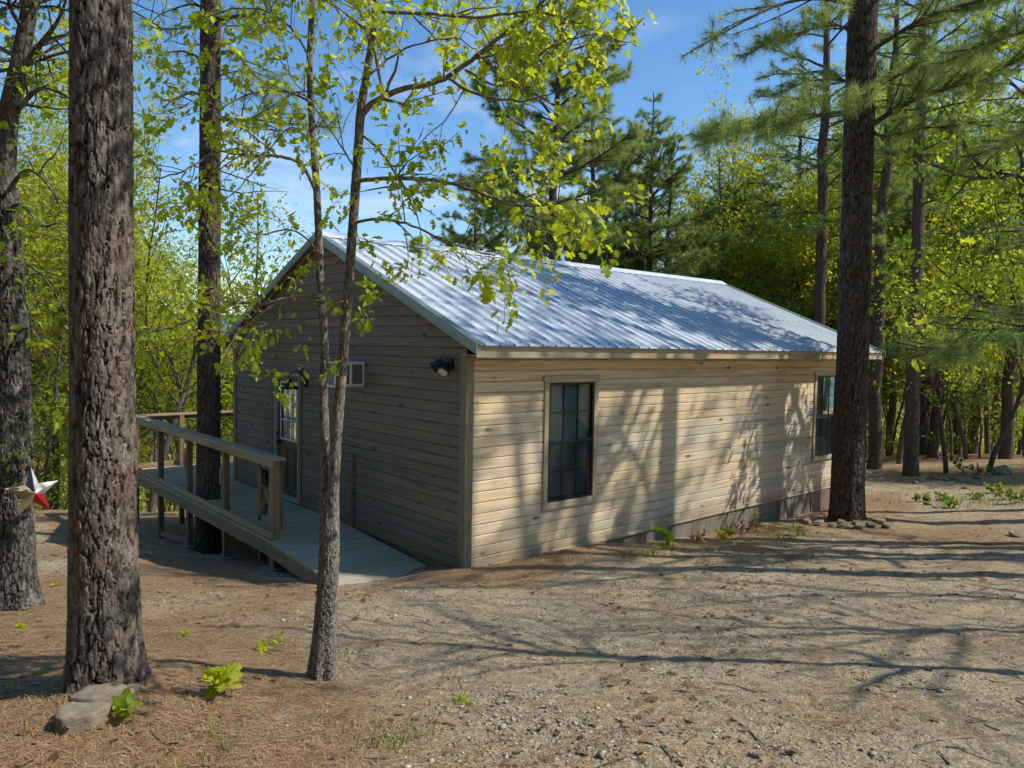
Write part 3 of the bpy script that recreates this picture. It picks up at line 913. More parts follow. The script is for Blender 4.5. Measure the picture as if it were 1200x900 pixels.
fl = thing('flood_light', 'black twin-head security light at the top of the end wall near the corner', 'security light', (0, .32, 2.44))
mb = MB(); mb.box(-.055, -.001, .25, .37, 2.37, 2.50); mb.tube([(-.05, .31, 2.40), (-.08, .31, 2.36), (-.09, .31, 2.33)], [.03, .035, .02], 14); mb.build('sensor_base', M['black'], fl, .01)
for (yy, zz, dd) in ((.46, 2.43, (-.55, .5, -.45)), (.30, 2.40, (-.7, -.25, -.7))):
    d = Vector(dd).normalized(); p = Vector((-.085, yy, zz))
    mb = MB(); mb.tube([tuple(p - d * .07), tuple(p - d * .05), tuple(p + d * .02), tuple(p + d * .085), tuple(p + d * .088)], [.03, .052, .058, .072, .066], 18)
    mb.tube([(-.05, .31, 2.45), tuple((Vector((-.05, .31, 2.45)) + p) / 2 + Vector((-.01, 0, .02))), tuple(p - d * .04)], [.016] * 3, 8)
    h = mb.build('lamp_head', M['black'], fl, 0, True)
    q = MB(); q.tube([tuple(p + d * .0885), tuple(p + d * .092)], [.062, .058], 18); q.build('lens', M['lens'], h, 0, True)

stop = MB(); stop.box(-.05, -.003, 2.63, 2.69, .02, 1.06, .35)
tag(stop.build('gate_post', M['post'], None, .004), 'thin upright brown post fixed to the grey end wall between the corner and the door', 'post')

# ------------------------------------------------------------------ deck
deck = thing('deck', 'wooden deck on posts along the shaded end of the cabin, ramping down to the ground', 'deck', (-.65, 5, 0))
mb = MB(); y = .36; rr = random.Random(11)
def deckz(y): return .0 if y > 2.75 else -.062 * (2.75 - y)
while y < 9.6:
    wd = .137; g = .010
    xo = -1.29 if y > .62 else -1.29
    x1 = -.028 if y < WY + .08 else 6.0
    za, zb = deckz(y), deckz(y + wd)
    segs = [(xo, x1)]
    if abs(y + .07 - 5.95) < .30: segs = [(xo, -1.205), (-.67, x1)]
    if x1 > 1: segs = [(xo, 2.4), (2.403, x1)]
    tn = rr.random(); dz = rr.uniform(-.002, .002)
    for a, b in segs:
        a2 = a - rr.uniform(0, .004)
        V = [(a2, y, za - .036 + dz), (b, y, za - .036 + dz), (b, y + wd, zb - .036 + dz), (a2, y + wd, zb - .036 + dz), (a2, y, za + dz), (b, y, za + dz), (b, y + wd, zb + dz), (a2, y + wd, zb + dz)]
        mb.add(V, [(3, 2, 1, 0), (4, 5, 6, 7), (0, 1, 5, 4), (1, 2, 6, 5), (2, 3, 7, 6), (3, 0, 4, 7)], tn)
    y += wd + g
mb.build('deck_boards', M['deck'], deck, .004)
mb = MB()
mb.bar((-1.265, 2.76, -.13), (-1.265, 9.6, -.13), .04, .185, tone=.3)
V = [(-1.285, .50, -.175), (-1.245, .50, -.175), (-1.245, 2.757, -.2225), (-1.285, 2.757, -.2225), (-1.285, .50, -.177 + .0), (-1.245, .50, -.177), (-1.245, 2.757, -.038), (-1.285, 2.757, -.038)]
V = [(-1.285, .50, -.36), (-1.245, .50, -.36), (-1.245, 2.757, -.2225), (-1.285, 2.757, -.2225), (-1.285, .50, -.178), (-1.245, .50, -.178), (-1.245, 2.757, -.038), (-1.285, 2.757, -.038)]
mb.add(V, [(3, 2, 1, 0), (4, 5, 6, 7), (0, 1, 5, 4), (1, 2, 6, 5), (2, 3, 7, 6), (3, 0, 4, 7)], .65)
mb.bar((-1.245, 9.58, -.13), (6.0, 9.58, -.13), .04, .185, tone=.8)
mb.bar((-.65, 1.2, -.17), (-.65, 9.5, -.14), .04, .14, tone=.1); mb.bar((-.1, 1.2, -.17), (-.1, 9.5, -.14), .04, .14, tone=.5)
mb.build('rim_joist', M['beam'], deck, .004)
PY = [2.68, 4.47, 6.18, 7.81, 9.5]
for y in PY:
    g = gz(-1.19, y)
    mb = MB(); wd = .07 if y == 2.68 else .045
    mb.box(-1.235, -1.145, y - wd, y + wd if y == 2.68 else y + wd, g - .15, 1.07, rr.random())
    p = mb.build('post', M['post'], deck, .004)
    if y in (4.47, 6.18):
        q = MB(); q.box(-1.262, -1.2365, y + .03, y + .075, .46, .72, .4); q.build('block', M['rail'], p, .003)
    if y in (2.68, 4.47, 6.18):
        q = MB(); q.box(-1.33, -1.05, y - .16, y + .14, g - .05, g + .055); q.build('footing', M['concrete'], p, .01)
for (x, y) in ((-.65, 2.1), (-.65, 4.4), (-.65, 6.9), (-.3, 9.5), (1.6, 9.5), (3.6, 9.5), (-1.19, 1.75)):
    g = gz(x, y); mb = MB(); top = -.21 if y > 2.5 else -.235
    if y > 9: top = 1.07
    mb.box(x - .045, x + .045, y - .045, y + .045, g - .15, top, rr.random()); mb.build('post', M['post'], deck, .004)
mb = MB(); gg = gz(-1.2, 7)
mb.bar((-1.2, 6.25, gz(-1.2, 6.2) + .10), (-1.2, 7.78, gz(-1.2, 7.8) + .10), .04, .09, tone=.5); mb.build('brace', M['beam'], deck, .003)
mb = MB()
mb.box(-1.285, -1.10, 2.52, 7.62, 1.075, 1.113, .3); mb.box(-1.287, -1.102, 7.624, 9.68, 1.073, 1.111, .85)
mb.box(-1.278, -1.237, 2.56, 7.5, .985, 1.073, .62); mb.box(-1.277, -1.238, 7.504, 9.6, .985, 1.071, .2)
mb.build('top_rail', M['rail'], deck, .005)
mb = MB()
mb.box(-1.278, -1.238, 2.60, 6.2, .012, .10, .75); mb.box(-1.277, -1.239, 6.204, 9.6, .012, .10, .45); mb.build('bottom_rail', M['rail'], deck, .005)
mb = MB(); mb.box(-1.10, 6.0, 9.47, 9.66, 1.075, 1.112, .4); mb.box(-1.10, 6.0, 9.60, 9.64, .985, 1.073, .6); mb.box(-1.14, 6.0, 9.56, 9.6, .012, .10, .3)
mb.build('back_rail', M['rail_x'], deck, .005)
mb = MB(); r = .0016
for i, z in enumerate(np.arange(.17, .98, .10)): mb.tube([(-1.2365, 2.6, z), (-1.2365, 9.6, z)], [r, r], 4)
for y in np.arange(2.76, 9.5, .15): mb.tube([(-1.2365, y, .10), (-1.2365, y, .985)], [r, r], 4)
mb.build('wire_panel', M['wire'], deck)

gate = thing('gate', 'small wooden gate with crossed slats folded back inside the end of the deck railing', 'gate', (-1.0, 3.1, .05))
for a in ((2.76, 2.84, .6), (3.44, 3.57, .2)):
    mb = MB(); mb.box(-1.07, -1.03, a[0], a[1], .07, .96, a[2]); mb.build('stile', M['post'], gate, .004)
for a in ((.86, .95, .5), (.08, .17, .3)):
    mb = MB(); mb.box(-1.065, -1.035, 2.843, 3.437, a[0], a[1], a[2]); mb.build('gate_rail', M['rail'], gate, .004)
mb = MB(); mb.bar((-1.082, 2.83, .93), (-1.082, 3.50, .10), .018, .035, (1, 0, 0), .5); mb.build('cross_slat', M['rail'], gate)
mb = MB(); mb.bar((-1.096, 2.83, .10), (-1.096, 3.50, .93), .018, .035, (1, 0, 0), .8); mb.build('cross_slat', M['rail'], gate)
mb = MB(); mb.bar((-1.02, 3.5, .12), (-1.02, 3.05, .95), .02, .12, (1, 0, 0), .2); mb.build('diagonal_board', M['post'], gate, .003)
lan = thing('lantern', 'small black lantern hanging on the folded gate by the railing end', 'lantern', (-1.06, 3.2, .62))
mb = MB(); c = (-1.125, 3.17)
mb.tube([(c[0], c[1], .66), (c[0], c[1], .67), (c[0], c[1], .69), (c[0], c[1], .80), (c[0], c[1], .83), (c[0], c[1], .86)], [.05, .06, .055, .055, .065, .02], 12); mb.build('body', M['black'], lan, 0, True)
mb = MB(); mb.tube([(c[0], c[1] - .04, .84), (c[0] + .02, c[1] - .03, .91), (c[0] + .03, c[1], .93), (c[0] + .02, c[1] + .03, .91), (c[0], c[1] + .04, .84)], [.004] * 5, 6); mb.build('handle', M['black'], lan, 0, True)
# ------------------------------------------------------------------ tree building
def unit(v): return v / (np.linalg.norm(v, axis=-1, keepdims=True) + 1e-9)


def smooth_path(P, n):
    """Catmull-Rom through control points"""
    P = np.asarray(P, float); m = len(P)
    Q = np.vstack([2 * P[0] - P[1], P, 2 * P[-1] - P[-2]])
    t = np.linspace(0, m - 1 - 1e-6, n); i = t.astype(int); f = (t - i)[:, None]
    p0, p1, p2, p3 = Q[i], Q[i + 1], Q[i + 2], Q[i + 3]
    return .5 * ((2 * p1) + (-p0 + p2) * f + (2 * p0 - 5 * p1 + 4 * p2 - p3) * f ** 2 + (-p0 + 3 * p1 - 3 * p2 + p3) * f ** 3)


def wander(p0, d0, length, n, rng, wob=.18, grav=0.0, lift=0.0):
    """a branch path: starts at p0 along d0, wobbles, sags by grav and lifts its tip by lift"""
    st = length / (n - 1); P = [np.array(p0, float)]; d = np.array(d0, float)
    for i in range(n - 1):
        d = d + rng.normal(0, wob, 3) * (.6 if i < 2 else 1)
        d[2] += (-grav * (1 - i / n) + lift * (i / n))
        d = d / (np.linalg.norm(d) + 1e-9); P.append(P[-1] + d * st)
    return np.array(P)


# leaf templates: (verts, faces) with the base at the origin, the tip at +x, normal +z
def lobed_leaf():
    ts = [0, .10, .24, .33, .40, .54, .62, .70, .82, .88, 1.0]; ws = [.015, .05, .25, .23, .10, .34, .31, .13, .26, .20, .03]
    V = []
    for t_, w_ in zip(ts, ws):
        c = -.22 * t_ * t_
        fw = .05 if w_ > .2 else 0
        V += [(t_, 0, c), (t_ + fw, w_, c + .10 * w_), (t_ + fw, -w_, c + .10 * w_)]
    F = []
    for i in range(len(ts) - 1):
        a, b = 3 * i, 3 * i + 3
        F += [(a, b, b + 1, a + 1), (a, a + 2, b + 2, b)]
    return np.array(V, float), np.array(F)


def simple_leaf():
    return np.array([(0, 0, 0), (.45, .30, .06), (1.0, 0, -.16), (.45, -.30, .06)], float), np.array([(0, 2, 1), (0, 3, 2)])


def oval_leaf():
    ts = [0, .25, .55, .8, 1.0]; ws = [.02, .24, .27, .17, .01]; V = []
    for t_, w_ in zip(ts, ws): V += [(t_, 0, -.2 * t_ * t_), (t_, w_, -.2 * t_ * t_ + .12 * w_), (t_, -w_, -.2 * t_ * t_ + .12 * w_)]
    F = []
    for i in range(4):
        a, b = 3 * i, 3 * i + 3; F += [(a, b, b + 1, a + 1), (a, a + 2, b + 2, b)]
    return np.array(V, float), np.array(F)


def leaf_arrays(tpl, P, D, N, S, tone):
    TV, TF = tpl
    X = unit(D); Z = unit(N - (N * X).sum(-1, keepdims=True) * X); Y = np.cross(Z, X)
    V = P[:, None, :] + S[:, None, None] * (TV[None, :, 0:1] * X[:, None] + TV[None, :, 1:2] * Y[:, None] + TV[None, :, 2:3] * Z[:, None])
    F = TF[None] + (np.arange(len(P)) * len(TV))[:, None, None]
    return V.reshape(-1, 3), F.reshape(-1, TF.shape[1]), np.repeat(tone, len(TF))


def clusters(P, D, k, size, rng, spread=.9, droop=.35, jit=.05, sd=.28):
    """k leaves round each twig end"""
    n = len(P); P = np.repeat(P, k, 0); D = np.repeat(D, k, 0)
    cl = np.repeat(rng.uniform(0, 1, n), k)
    d = unit(D * .55 + rng.normal(0, spread, (n * k, 3)) + np.array([0, 0, -droop]))
    nn = unit(rng.normal(0, .55, (n * k, 3)) + np.array([0, 0, 1.0]))
    p = P + rng.normal(0, jit, (n * k, 3))
    s = size * np.exp(rng.normal(0, sd, n * k))
    return p, d, nn, s, np.clip(cl * .6 + rng.uniform(0, .4, n * k), 0, 1)


def needles(P, D, k, length, width, rng, spread=.75, droop=.12):
    n = len(P); cl = np.repeat(rng.uniform(0, 1, n), k)
    P = np.repeat(P, k, 0); D = np.repeat(unit(D), k, 0); m = n * k
    b = P - D * rng.uniform(0, .10, (m, 1))
    d = unit(D * rng.uniform(.25, 1.1, (m, 1)) + rng.normal(0, spread, (m, 3)) + np.array([0, 0, -droop]))
    s = unit(np.cross(d, rng.normal(0, 1, (m, 3)))) * (width / 2)
    L = length * rng.uniform(.65, 1.15, (m, 1))
    mid = b + d * L * .55; tip = b + d * L + np.array([0, 0, -1.0]) * L * .10
    V = np.stack([b - s * .8, b + s * .8, tip], 1)
    return V.reshape(-1, 3), np.arange(3 * m).reshape(-1, 3), np.clip(cl * .65 + rng.uniform(0, .35, m), 0, 1)


def bark_trunk(tb, P, R, nring, nside, cw, ch, depth, seed, flare=0.0):
    """trunk surface with real plates and furrows (cell width cw, height ch)"""
    C = smooth_path(P, nring); rad = np.interp(np.linspace(0, 1, nring), np.linspace(0, 1, len(R)), R)
    z = np.r_[0, np.cumsum(np.linalg.norm(np.diff(C, axis=0), axis=1))]
    if flare: rad = rad * (1 + flare * np.exp(-z / .22))
    T = unit(np.gradient(C, axis=0)); A = unit(np.cross(T, np.array([1.0, 0, 0]))); B = np.cross(T, A)
    th = np.arange(nside) * 2 * math.pi / nside
    per = max(5, int(round(2 * math.pi * rad.mean() / cw)))
    TH, Z = np.meshgrid(th, z)
    u = TH / (2 * math.pi) * per; v = Z / ch
    cx_, sx_ = np.cos(TH) * per / 6.28, np.sin(TH) * per / 6.28
    w1 = fbm(cx_ * .9 + 3.1 * sx_ + seed, v * 1.5 + sx_ * .5, 3, 41) - .5
    w2 = fbm(cx_ * 1.1 - 2.7 * sx_ + seed, v * 1.3 - cx_ * .6, 3, 43) - .5
    j1 = fbm(u * 4.2, v * 6.5, 4, 45 + seed) - .5; j2_ = fbm(u * 4.6 + 7, v * 6.1, 4, 47 + seed) - .5
    f1, f2, val = cells(u + w1 * 1.0 + j1 * .55, v + w2 * 1.1 + j2_ * .40, per, seed)
    g1, g2, val2 = cells((u + w2 * .6 + j2_ * .5) * 2, (v + w1 * .6 + j1 * .4) * 2.3, per * 2, seed + 5)
    open_ = np.clip((fbm(cx_ * .8 + 2.0 * sx_ + 5, v * .9 + sx_, 3, 71) - .28) / .20, .35, 1)
    crack = (1 - np.clip((f2 - f1 - .02) / .20, 0, 1)) ** 1.3 * open_
    minor = (1 - np.clip((g2 - g1) / .16, 0, 1)) * .40 * (val2 > .35)
    fl = fbm(u * 3.1 + w1, v * 5.0 + w2, 5, seed + 50)
    grain = fbm(u * 11, v * 9, 3, seed + 80)
    plate = np.clip(1 - crack - minor * (1 - crack), 0, 1)
    h = plate * (.66 + .22 * val + .16 * val2) + (fl - .5) * .22 + (grain - .5) * .10
    big = (fbm(np.cos(TH) * 1.2 + 9, Z * 1.1 + np.sin(TH) * 1.2 + seed, 3, 60) - .5)
    rr = rad[:, None] * (1 + .10 * big) + (h - .75) * depth
    if flare:
        rr = rr + flare * .10 * np.exp(-z / .18)[:, None] * np.cos(TH * 5 + seed)
    V = C[:, None] + rr[..., None] * (np.cos(TH)[..., None] * A[:, None] + np.sin(TH)[..., None] * B[:, None])
    i = np.arange(nring - 1)[:, None] * nside; j = np.arange(nside)[None]; j2 = (j + 1) % nside
    F = np.stack([i + j, i + j2, i + nside + j2, i + nside + j], -1).reshape(-1, 4)
    tb.raw(V.reshape(-1, 3), F, np.clip(plate * (.26 + .30 * val + .22 * val2) + (fl - .5) * .25, 0, 1).ravel())
    return C, rad


def pine_limbs(tb, rng, top_pts, height, clear, lmax, tufts, nwhorl=.42, detail=1.0, keep=None, dead=6, shape=None, thick=1.0):
    """whorled limbs with needle-bearing twigs along a trunk path (function z->point)"""
    z = clear; a = rng.uniform(0, 6.28)
    while z < height - .25:
        t_ = (z - clear) / (height - clear)
        prof = shape(t_) if shape else (.55 + .45 * min(1, t_ * 3)) * (1 - t_ ** 1.7) ** .8
        for _k in range(rng.integers(1, 4)):
            a += 2.4 + rng.normal(0, .5)
            L = lmax * max(.12, prof) * rng.uniform(.6, 1.12)
            base = top_pts(z + rng.uniform(-.15, .15))
            d = np.array([math.cos(a), math.sin(a), rng.uniform(-.05, .35) + .55 * t_])
            if keep is not None and not keep(base, d, L): continue
            limb(tb, rng, base, unit(d), L, (.012 + .013 * L) * thick, tufts, detail)
        z += nwhorl * rng.uniform(.7, 1.4)
    for _k in range(dead):
        a = rng.uniform(0, 6.28); zz = rng.uniform(clear * .45, clear)
        P = wander(top_pts(zz), np.array([math.cos(a), math.sin(a), rng.uniform(-.3, .2)]), rng.uniform(.4, 1.6), 6, rng, .16, .03)
        tb.add(P, np.linspace(.016, .004, 6), 5)


def limb(tb, rng, base, d, L, r, tufts, detail=1.0, P=None):
    if P is None: P = wander(base, d, L, 8, rng, .10, .06, .10)
    n = len(P); tb.add(P, np.linspace(r, r * .25, n), 6)
    ns = max(3, int(L * 5.0 * detail))
    T = unit(np.gradient(P, axis=0))
    for s in np.linspace(.28, 1.0, ns):
        x = s * (n - 1); i = min(int(x), n - 2); p = P[i] + (P[i + 1] - P[i]) * (x - i); t_ = T[i]
        if s > .97: tufts.append((p, t_)); continue
        side = unit(np.cross(t_, [0, 0, 1.0])) * rng.choice([-1, 1])
        dd = unit(t_ * rng.uniform(.5, 1.0) + side * rng.uniform(.5, 1.0) + np.array([0, 0, rng.uniform(-.2, .45)]))
        l2 = L * rng.uniform(.14, .34) * (1.15 - .6 * s)
        q = wander(p, dd, l2, 5, rng, .12, .0, .08)
        tb.add(q, np.linspace(r * .35, r * .12, 5) + .0015, 4)
        tq = unit(np.gradient(q, axis=0))
        tufts.append((q[-1], tq[-1]))
        if l2 > .28: tufts.append((q[3], unit(tq[3] + rng.normal(0, .5, 3))))
        if l2 > .45:
            tufts.append((q[2], unit(tq[2] + rng.normal(0, .7, 3))))
            for _k in range(2):
                d3 = unit(tq[2] + rng.normal(0, .6, 3)); q3 = wander(q[2 + _k], d3, l2 * .45, 4, rng, .1, 0, .1)
                tb.add(q3, np.linspace(.005, .002, 4), 4); tufts.append((q3[-1], unit(q3[-1] - q3[-2])))


def grow(tb, rng, P, r0, r1, level, ends, spec, nside=6):
    """broadleaf: add a branch path, then side branches down to twigs; ends collects (point, dir)"""
    n = len(P); tb.add(P, np.linspace(r0, r1, n), nside)
    T = unit(np.gradient(P, axis=0)); Lp = np.linalg.norm(np.diff(P, axis=0), axis=1).sum()
    if level >= spec['levels']:
        m = max(1, int(Lp / spec['leaf_step']))
        for s in np.linspace(.35, 1.0, m):
            x = s * (n - 1); i = min(int(x), n - 2); ends.append((P[i] + (P[i + 1] - P[i]) * (x - i), T[i]))
        return
    k = max(2, int(round(Lp * spec['dens'][level])))
    for s in np.sort(rng.uniform(spec['start'][level], 1.0, k)):
        x = s * (n - 1); i = min(int(x), n - 2); p = P[i] + (P[i + 1] - P[i]) * (x - i); t_ = T[i]
        rad = r0 + (r1 - r0) * s
        o = rng.normal(0, 1, 3); o = unit(o - (o @ t_) * t_)
        d = unit(t_ * rng.uniform(.35, .9) + o * rng.uniform(.7, 1.1) + np.array([0, 0, spec.get('up', .15)]))
        L = spec['len'][level] * rng.uniform(.5, 1.25) * (1.15 - .55 * s if level == 0 else 1)
        q = wander(p, d, L, 6 if level < spec['levels'] - 1 else 4, rng, spec.get('wob', .2), spec.get('grav', .02), spec.get('lift', .04))
        grow(tb, rng, q, min(rad * .62, .02 + .016 * L), max(.0016, rad * .15 if level == 0 else .002), level + 1, ends, spec, 5 if level == 0 else 4)
    ends.append((P[-1], T[-1]))


def needle_mesh(name, tufts, k, length, width, rng, off):
    P = np.array([t_[0] for t_ in tufts]) - np.asarray(off); D = np.array([t_[1] for t_ in tufts])
    V, F, tone = needles(P, D, k, length, width, rng)
    return np_mesh(name, V, F, {'tone': ('FACE', tone)})


def leaf_mesh(name, ends, k, size, tpl, rng, off, **kw):
    P = np.array([t_[0] for t_ in ends]) - np.asarray(off); D = np.array([t_[1] for t_ in ends])
    V, F, tone = leaf_arrays(tpl, *clusters(P, D, k, size, rng, **kw))
    return np_mesh(name, V, F, {'tone': ('FACE', tone)})


LOBED, SIMPLE, OVAL = lobed_leaf(), simple_leaf(), oval_leaf()


def finish(name, label, cat, base, tb, leafme, barkm, leafm, group=None):
    t_ = thing(name, label, cat, base, group)
    link('trunk', tb.mesh('trunk', base), M[barkm], t_)
    if leafme is not None: link('crown', leafme, M[leafm], t_)
    return t_
# ------------------------------------------------------------------ the trees round the cabin
def ext(P, h):
    """carry a trunk path on upwards to height h"""
    P = [np.array(p, float) for p in P]; d = unit(P[-1] - P[-2]); d = unit(d + np.array([0, 0, .6]))
    while P[-1][2] < h: P.append(P[-1] + d * 2.0)
    return np.array(P)


def on_path(P):
    z = P[:, 2]
    return lambda zz: np.array([np.interp(zz, z, P[:, 0]), np.interp(zz, z, P[:, 1]), zz])


# --- big pine in the left foreground
def near_pine():
    rng = np.random.default_rng(21)
    P = ext([W(123, 822, 3.72), W(121, 600, 3.7), W(120, 400, 3.7), W(119, 200, 3.7), W(119, 0, 3.7)], 16.5)
    tb = Tubes(); k = 7
    Q = smooth_path(P, 200); cut = np.searchsorted(Q[:, 2], 6.2)
    low = Q[:cut + 1]
    bark_trunk(tb, low, [.160, .153, .144, .140, .136, .133, .131], 1050, 230, .046, .15, .016, 3, .36)
    tb.add(Q[cut - 1:], np.linspace(.130, .03, len(Q) - cut + 1), 14)
    tufts = []
    pine_limbs(tb, rng, on_path(Q), 16.3, 10.0, 2.6, tufts, .5, .8, dead=3)
    base = (P[0][0], P[0][1], gz(P[0][0], P[0][1]))
    finish('pine_tree', 'big pine trunk with thick flaking bark in the left foreground, stones at its foot', 'pine tree', base, tb,
           needle_mesh('crown', tufts, 34, .19, .0042, rng, base), 'bark_near', 'needle')
near_pine()


# --- forked young oak in front of the cabin
def forked_oak():
    rng = np.random.default_rng(5)
    tb = Tubes(); ends = []
    S = smooth_path([W(377, 803, 4.23), W(381, 740, 4.23), W(385, 665, 4.23), W(386, 615, 4.23), W(386, 575, 4.23)], 40)
    bark_trunk(tb, S, [.070, .062, .058, .055, .053], 420, 96, .017, .055, .009, 8, .22)
    L = smooth_path([W(384, 615, 4.24), W(381, 560, 4.25), W(380, 500, 4.27), W(379, 450, 4.28), W(380, 400, 4.3), W(376, 340, 4.3), W(374, 285, 4.32), W(371, 220, 4.35), W(366, 150, 4.4), W(363, 80, 4.45), W(366, 0, 4.5), W(368, -80, 4.6), W(360, -220, 4.8), W(355, -330, 4.9)], 120)
    Rr = smooth_path([W(388, 615, 4.22), W(391, 560, 4.2), W(395, 500, 4.2), W(400, 440, 4.2), W(405, 380, 4.2), W(409, 330, 4.2), W(412, 285, 4.2), W(416, 230, 4.2), W(420, 170, 4.2), W(423, 130, 4.2), W(429, 90, 4.18), W(437, 40, 4.16), W(440, 0, 4.15), W(444, -80, 4.1), W(440, -200, 4.0), W(446, -320, 3.9)], 120)
    bark_trunk(tb, L, [.036, .030, .027, .025, .023, .022, .021, .020, .019, .018, .017, .015, .012, .008], 520, 48, .015, .05, .006, 14)
    bark_trunk(tb, Rr, [.040, .034, .031, .029, .028, .027, .026, .026, .025, .025, .020, .018, .017, .015, .012, .008], 520, 48, .015, .05, .006, 25)
    spec = dict(levels=2, dens=[8, 7], start=[.12, .15], len=[.45, .22], leaf_step=.075, up=.05, wob=.24, grav=.03, lift=.03)
    def br(pts, r, sp=None, lv=0):
        P = smooth_path([W(*p) for p in pts], 5 * len(pts)); s = dict(spec); s.update(sp or {})
        P = P + rng.normal(0, .006, P.shape) * np.linspace(0, 1, len(P))[:, None]
        grow(tb, rng, P, r, max(.0022, r * .3), lv, ends, s, 8)
    br([(423, 135, 4.2), (438, 120, 4.15), (470, 105, 4.1), (505, 98, 4.05), (528, 88, 4.0), (560, 64, 3.95), (590, 40, 3.9), (640, -2, 3.8), (700, -60, 3.7), (760, -110, 3.6)], .019)
    br([(526, 92, 4.0), (552, 108, 3.9), (600, 118, 3.8), (640, 112, 3.7), (675, 92, 3.6)], .008)
    br([(545, 82, 3.98), (590, 100, 3.95), (640, 60, 3.8), (690, 40, 3.7), (740, 50, 3.6)], .007)
    br([(439, 14, 4.15), (500, 16, 4.1), (560, 20, 4.0), (620, 14, 3.9), (680, 28, 3.8), (735, 55, 3.7)], .011)
    br([(417, 212, 4.2), (440, 210, 4.15), (480, 209, 4.05), (520, 213, 3.95), (560, 226, 3.85), (600, 240, 3.75), (640, 240, 3.68), (668, 232, 3.6), (690, 240, 3.5)], .0135)
    br([(612, 242, 3.72), (622, 262, 3.65), (650, 276, 3.6), (690, 282, 3.5)], .006)
    br([(421, 155, 4.2), (445, 176, 4.15), (462, 202, 4.1), (478, 226, 4.05), (508, 252, 4.0)], .009, dict(dens=[3, 4]))
    br([(413, 262, 4.2), (440, 257, 4.12), (480, 263, 4.05), (530, 285, 3.95), (570, 298, 3.85), (590, 296, 3.8)], .009)
    br([(520, 282, 3.96), (555, 310, 3.9), (570, 330, 3.85)], .004, dict(dens=[4, 4]), 0)
    br([(381, 355, 4.3), (356, 347, 4.25), (330, 352, 4.2), (300, 372, 4.1), (272, 398, 4.0), (262, 425, 3.95)], .010)
    br([(380, 345, 4.3), (350, 346, 4.2), (310, 355, 4.1), (262, 358, 4.0), (200, 384, 3.9), (150, 390, 3.8)], .010)
    br([(373, 230, 4.35), (352, 192, 4.3), (322, 183, 4.25), (285, 181, 4.15), (250, 180, 4.1), (212, 202, 4.0), (165, 210, 3.9)], .011)
    br([(366, 120, 4.4), (330, 106, 4.35), (290, 111, 4.3), (245, 128, 4.2), (190, 95, 4.1)], .008)
    br([(364, 70, 4.45), (340, 32, 4.4), (300, 10, 4.35), (240, 20, 4.3), (190, 50, 4.2)], .007)
    br([(436, 40, 4.16), (412, 22, 4.2), (388, 4, 4.3), (350, -10, 4.3)], .008)
    br([(371, 180, 4.38), (340, 150, 4.2), (290, 210, 4.0), (245, 250, 3.9)], .006)
    br([(378, 300, 4.3), (345, 270, 4.2), (300, 275, 4.1), (270, 262, 4.0)], .006)
    br([(418, 200, 4.2), (395, 165, 4.1), (350, 100, 3.95), (320, 60, 3.9)], .006)
    br([(430, 90, 4.18), (470, 60, 4.0), (530, 45, 3.85), (570, 70, 3.8)], .007)
    for pts in ([(405, 375, 4.2), (420, 362, 4.15), (428, 378, 4.12)], [(410, 330, 4.2), (425, 328, 4.1), (432, 345, 4.05)], [(381, 425, 4.28), (386, 430, 4.2), (389, 436, 4.17)],
                [(404, 345, 4.2), (395, 360, 4.1), (388, 350, 4.1)], [(375, 290, 4.32), (360, 300, 4.25), (352, 318, 4.2)], [(409, 300, 4.2), (420, 285, 4.1), (432, 290, 4.05)]):
        P = smooth_path([W(*p) for p in pts], 6); tb.add(P, np.linspace(.003, .0015, 6), 4)
        for q in (3, 4, 5, 5): ends.append((P[q], unit(P[-1] - P[0])))
    # whole crown above the frame
    for trunk, z0 in ((L, 4.6), (Rr, 4.6)):
        for _k in range(9):
            zz = rng.uniform(z0, trunk[-1][2]); a = rng.uniform(0, 6.28)
            q = wander(on_path(trunk)(zz), np.array([math.cos(a), math.sin(a), .5]), rng.uniform(.8, 1.7), 8, rng, .2, .0, .03)
            grow(tb, rng, q, .010, .003, 0, ends, spec)
    base = (S[0][0], S[0][1], gz(S[0][0], S[0][1]))
    E = [e for e in ends]
    finish('oak_tree', 'slender young oak forking into two stems in front of the cabin, with yellow-green new leaves', 'oak tree', base, tb,
           leaf_mesh('crown', E, 6, .041, LOBED, rng, base, spread=.85, droop=.5, jit=.024, sd=.30), 'bark_slim', 'oak_leaf')
    return len(E)
print('oak ends', forked_oak())


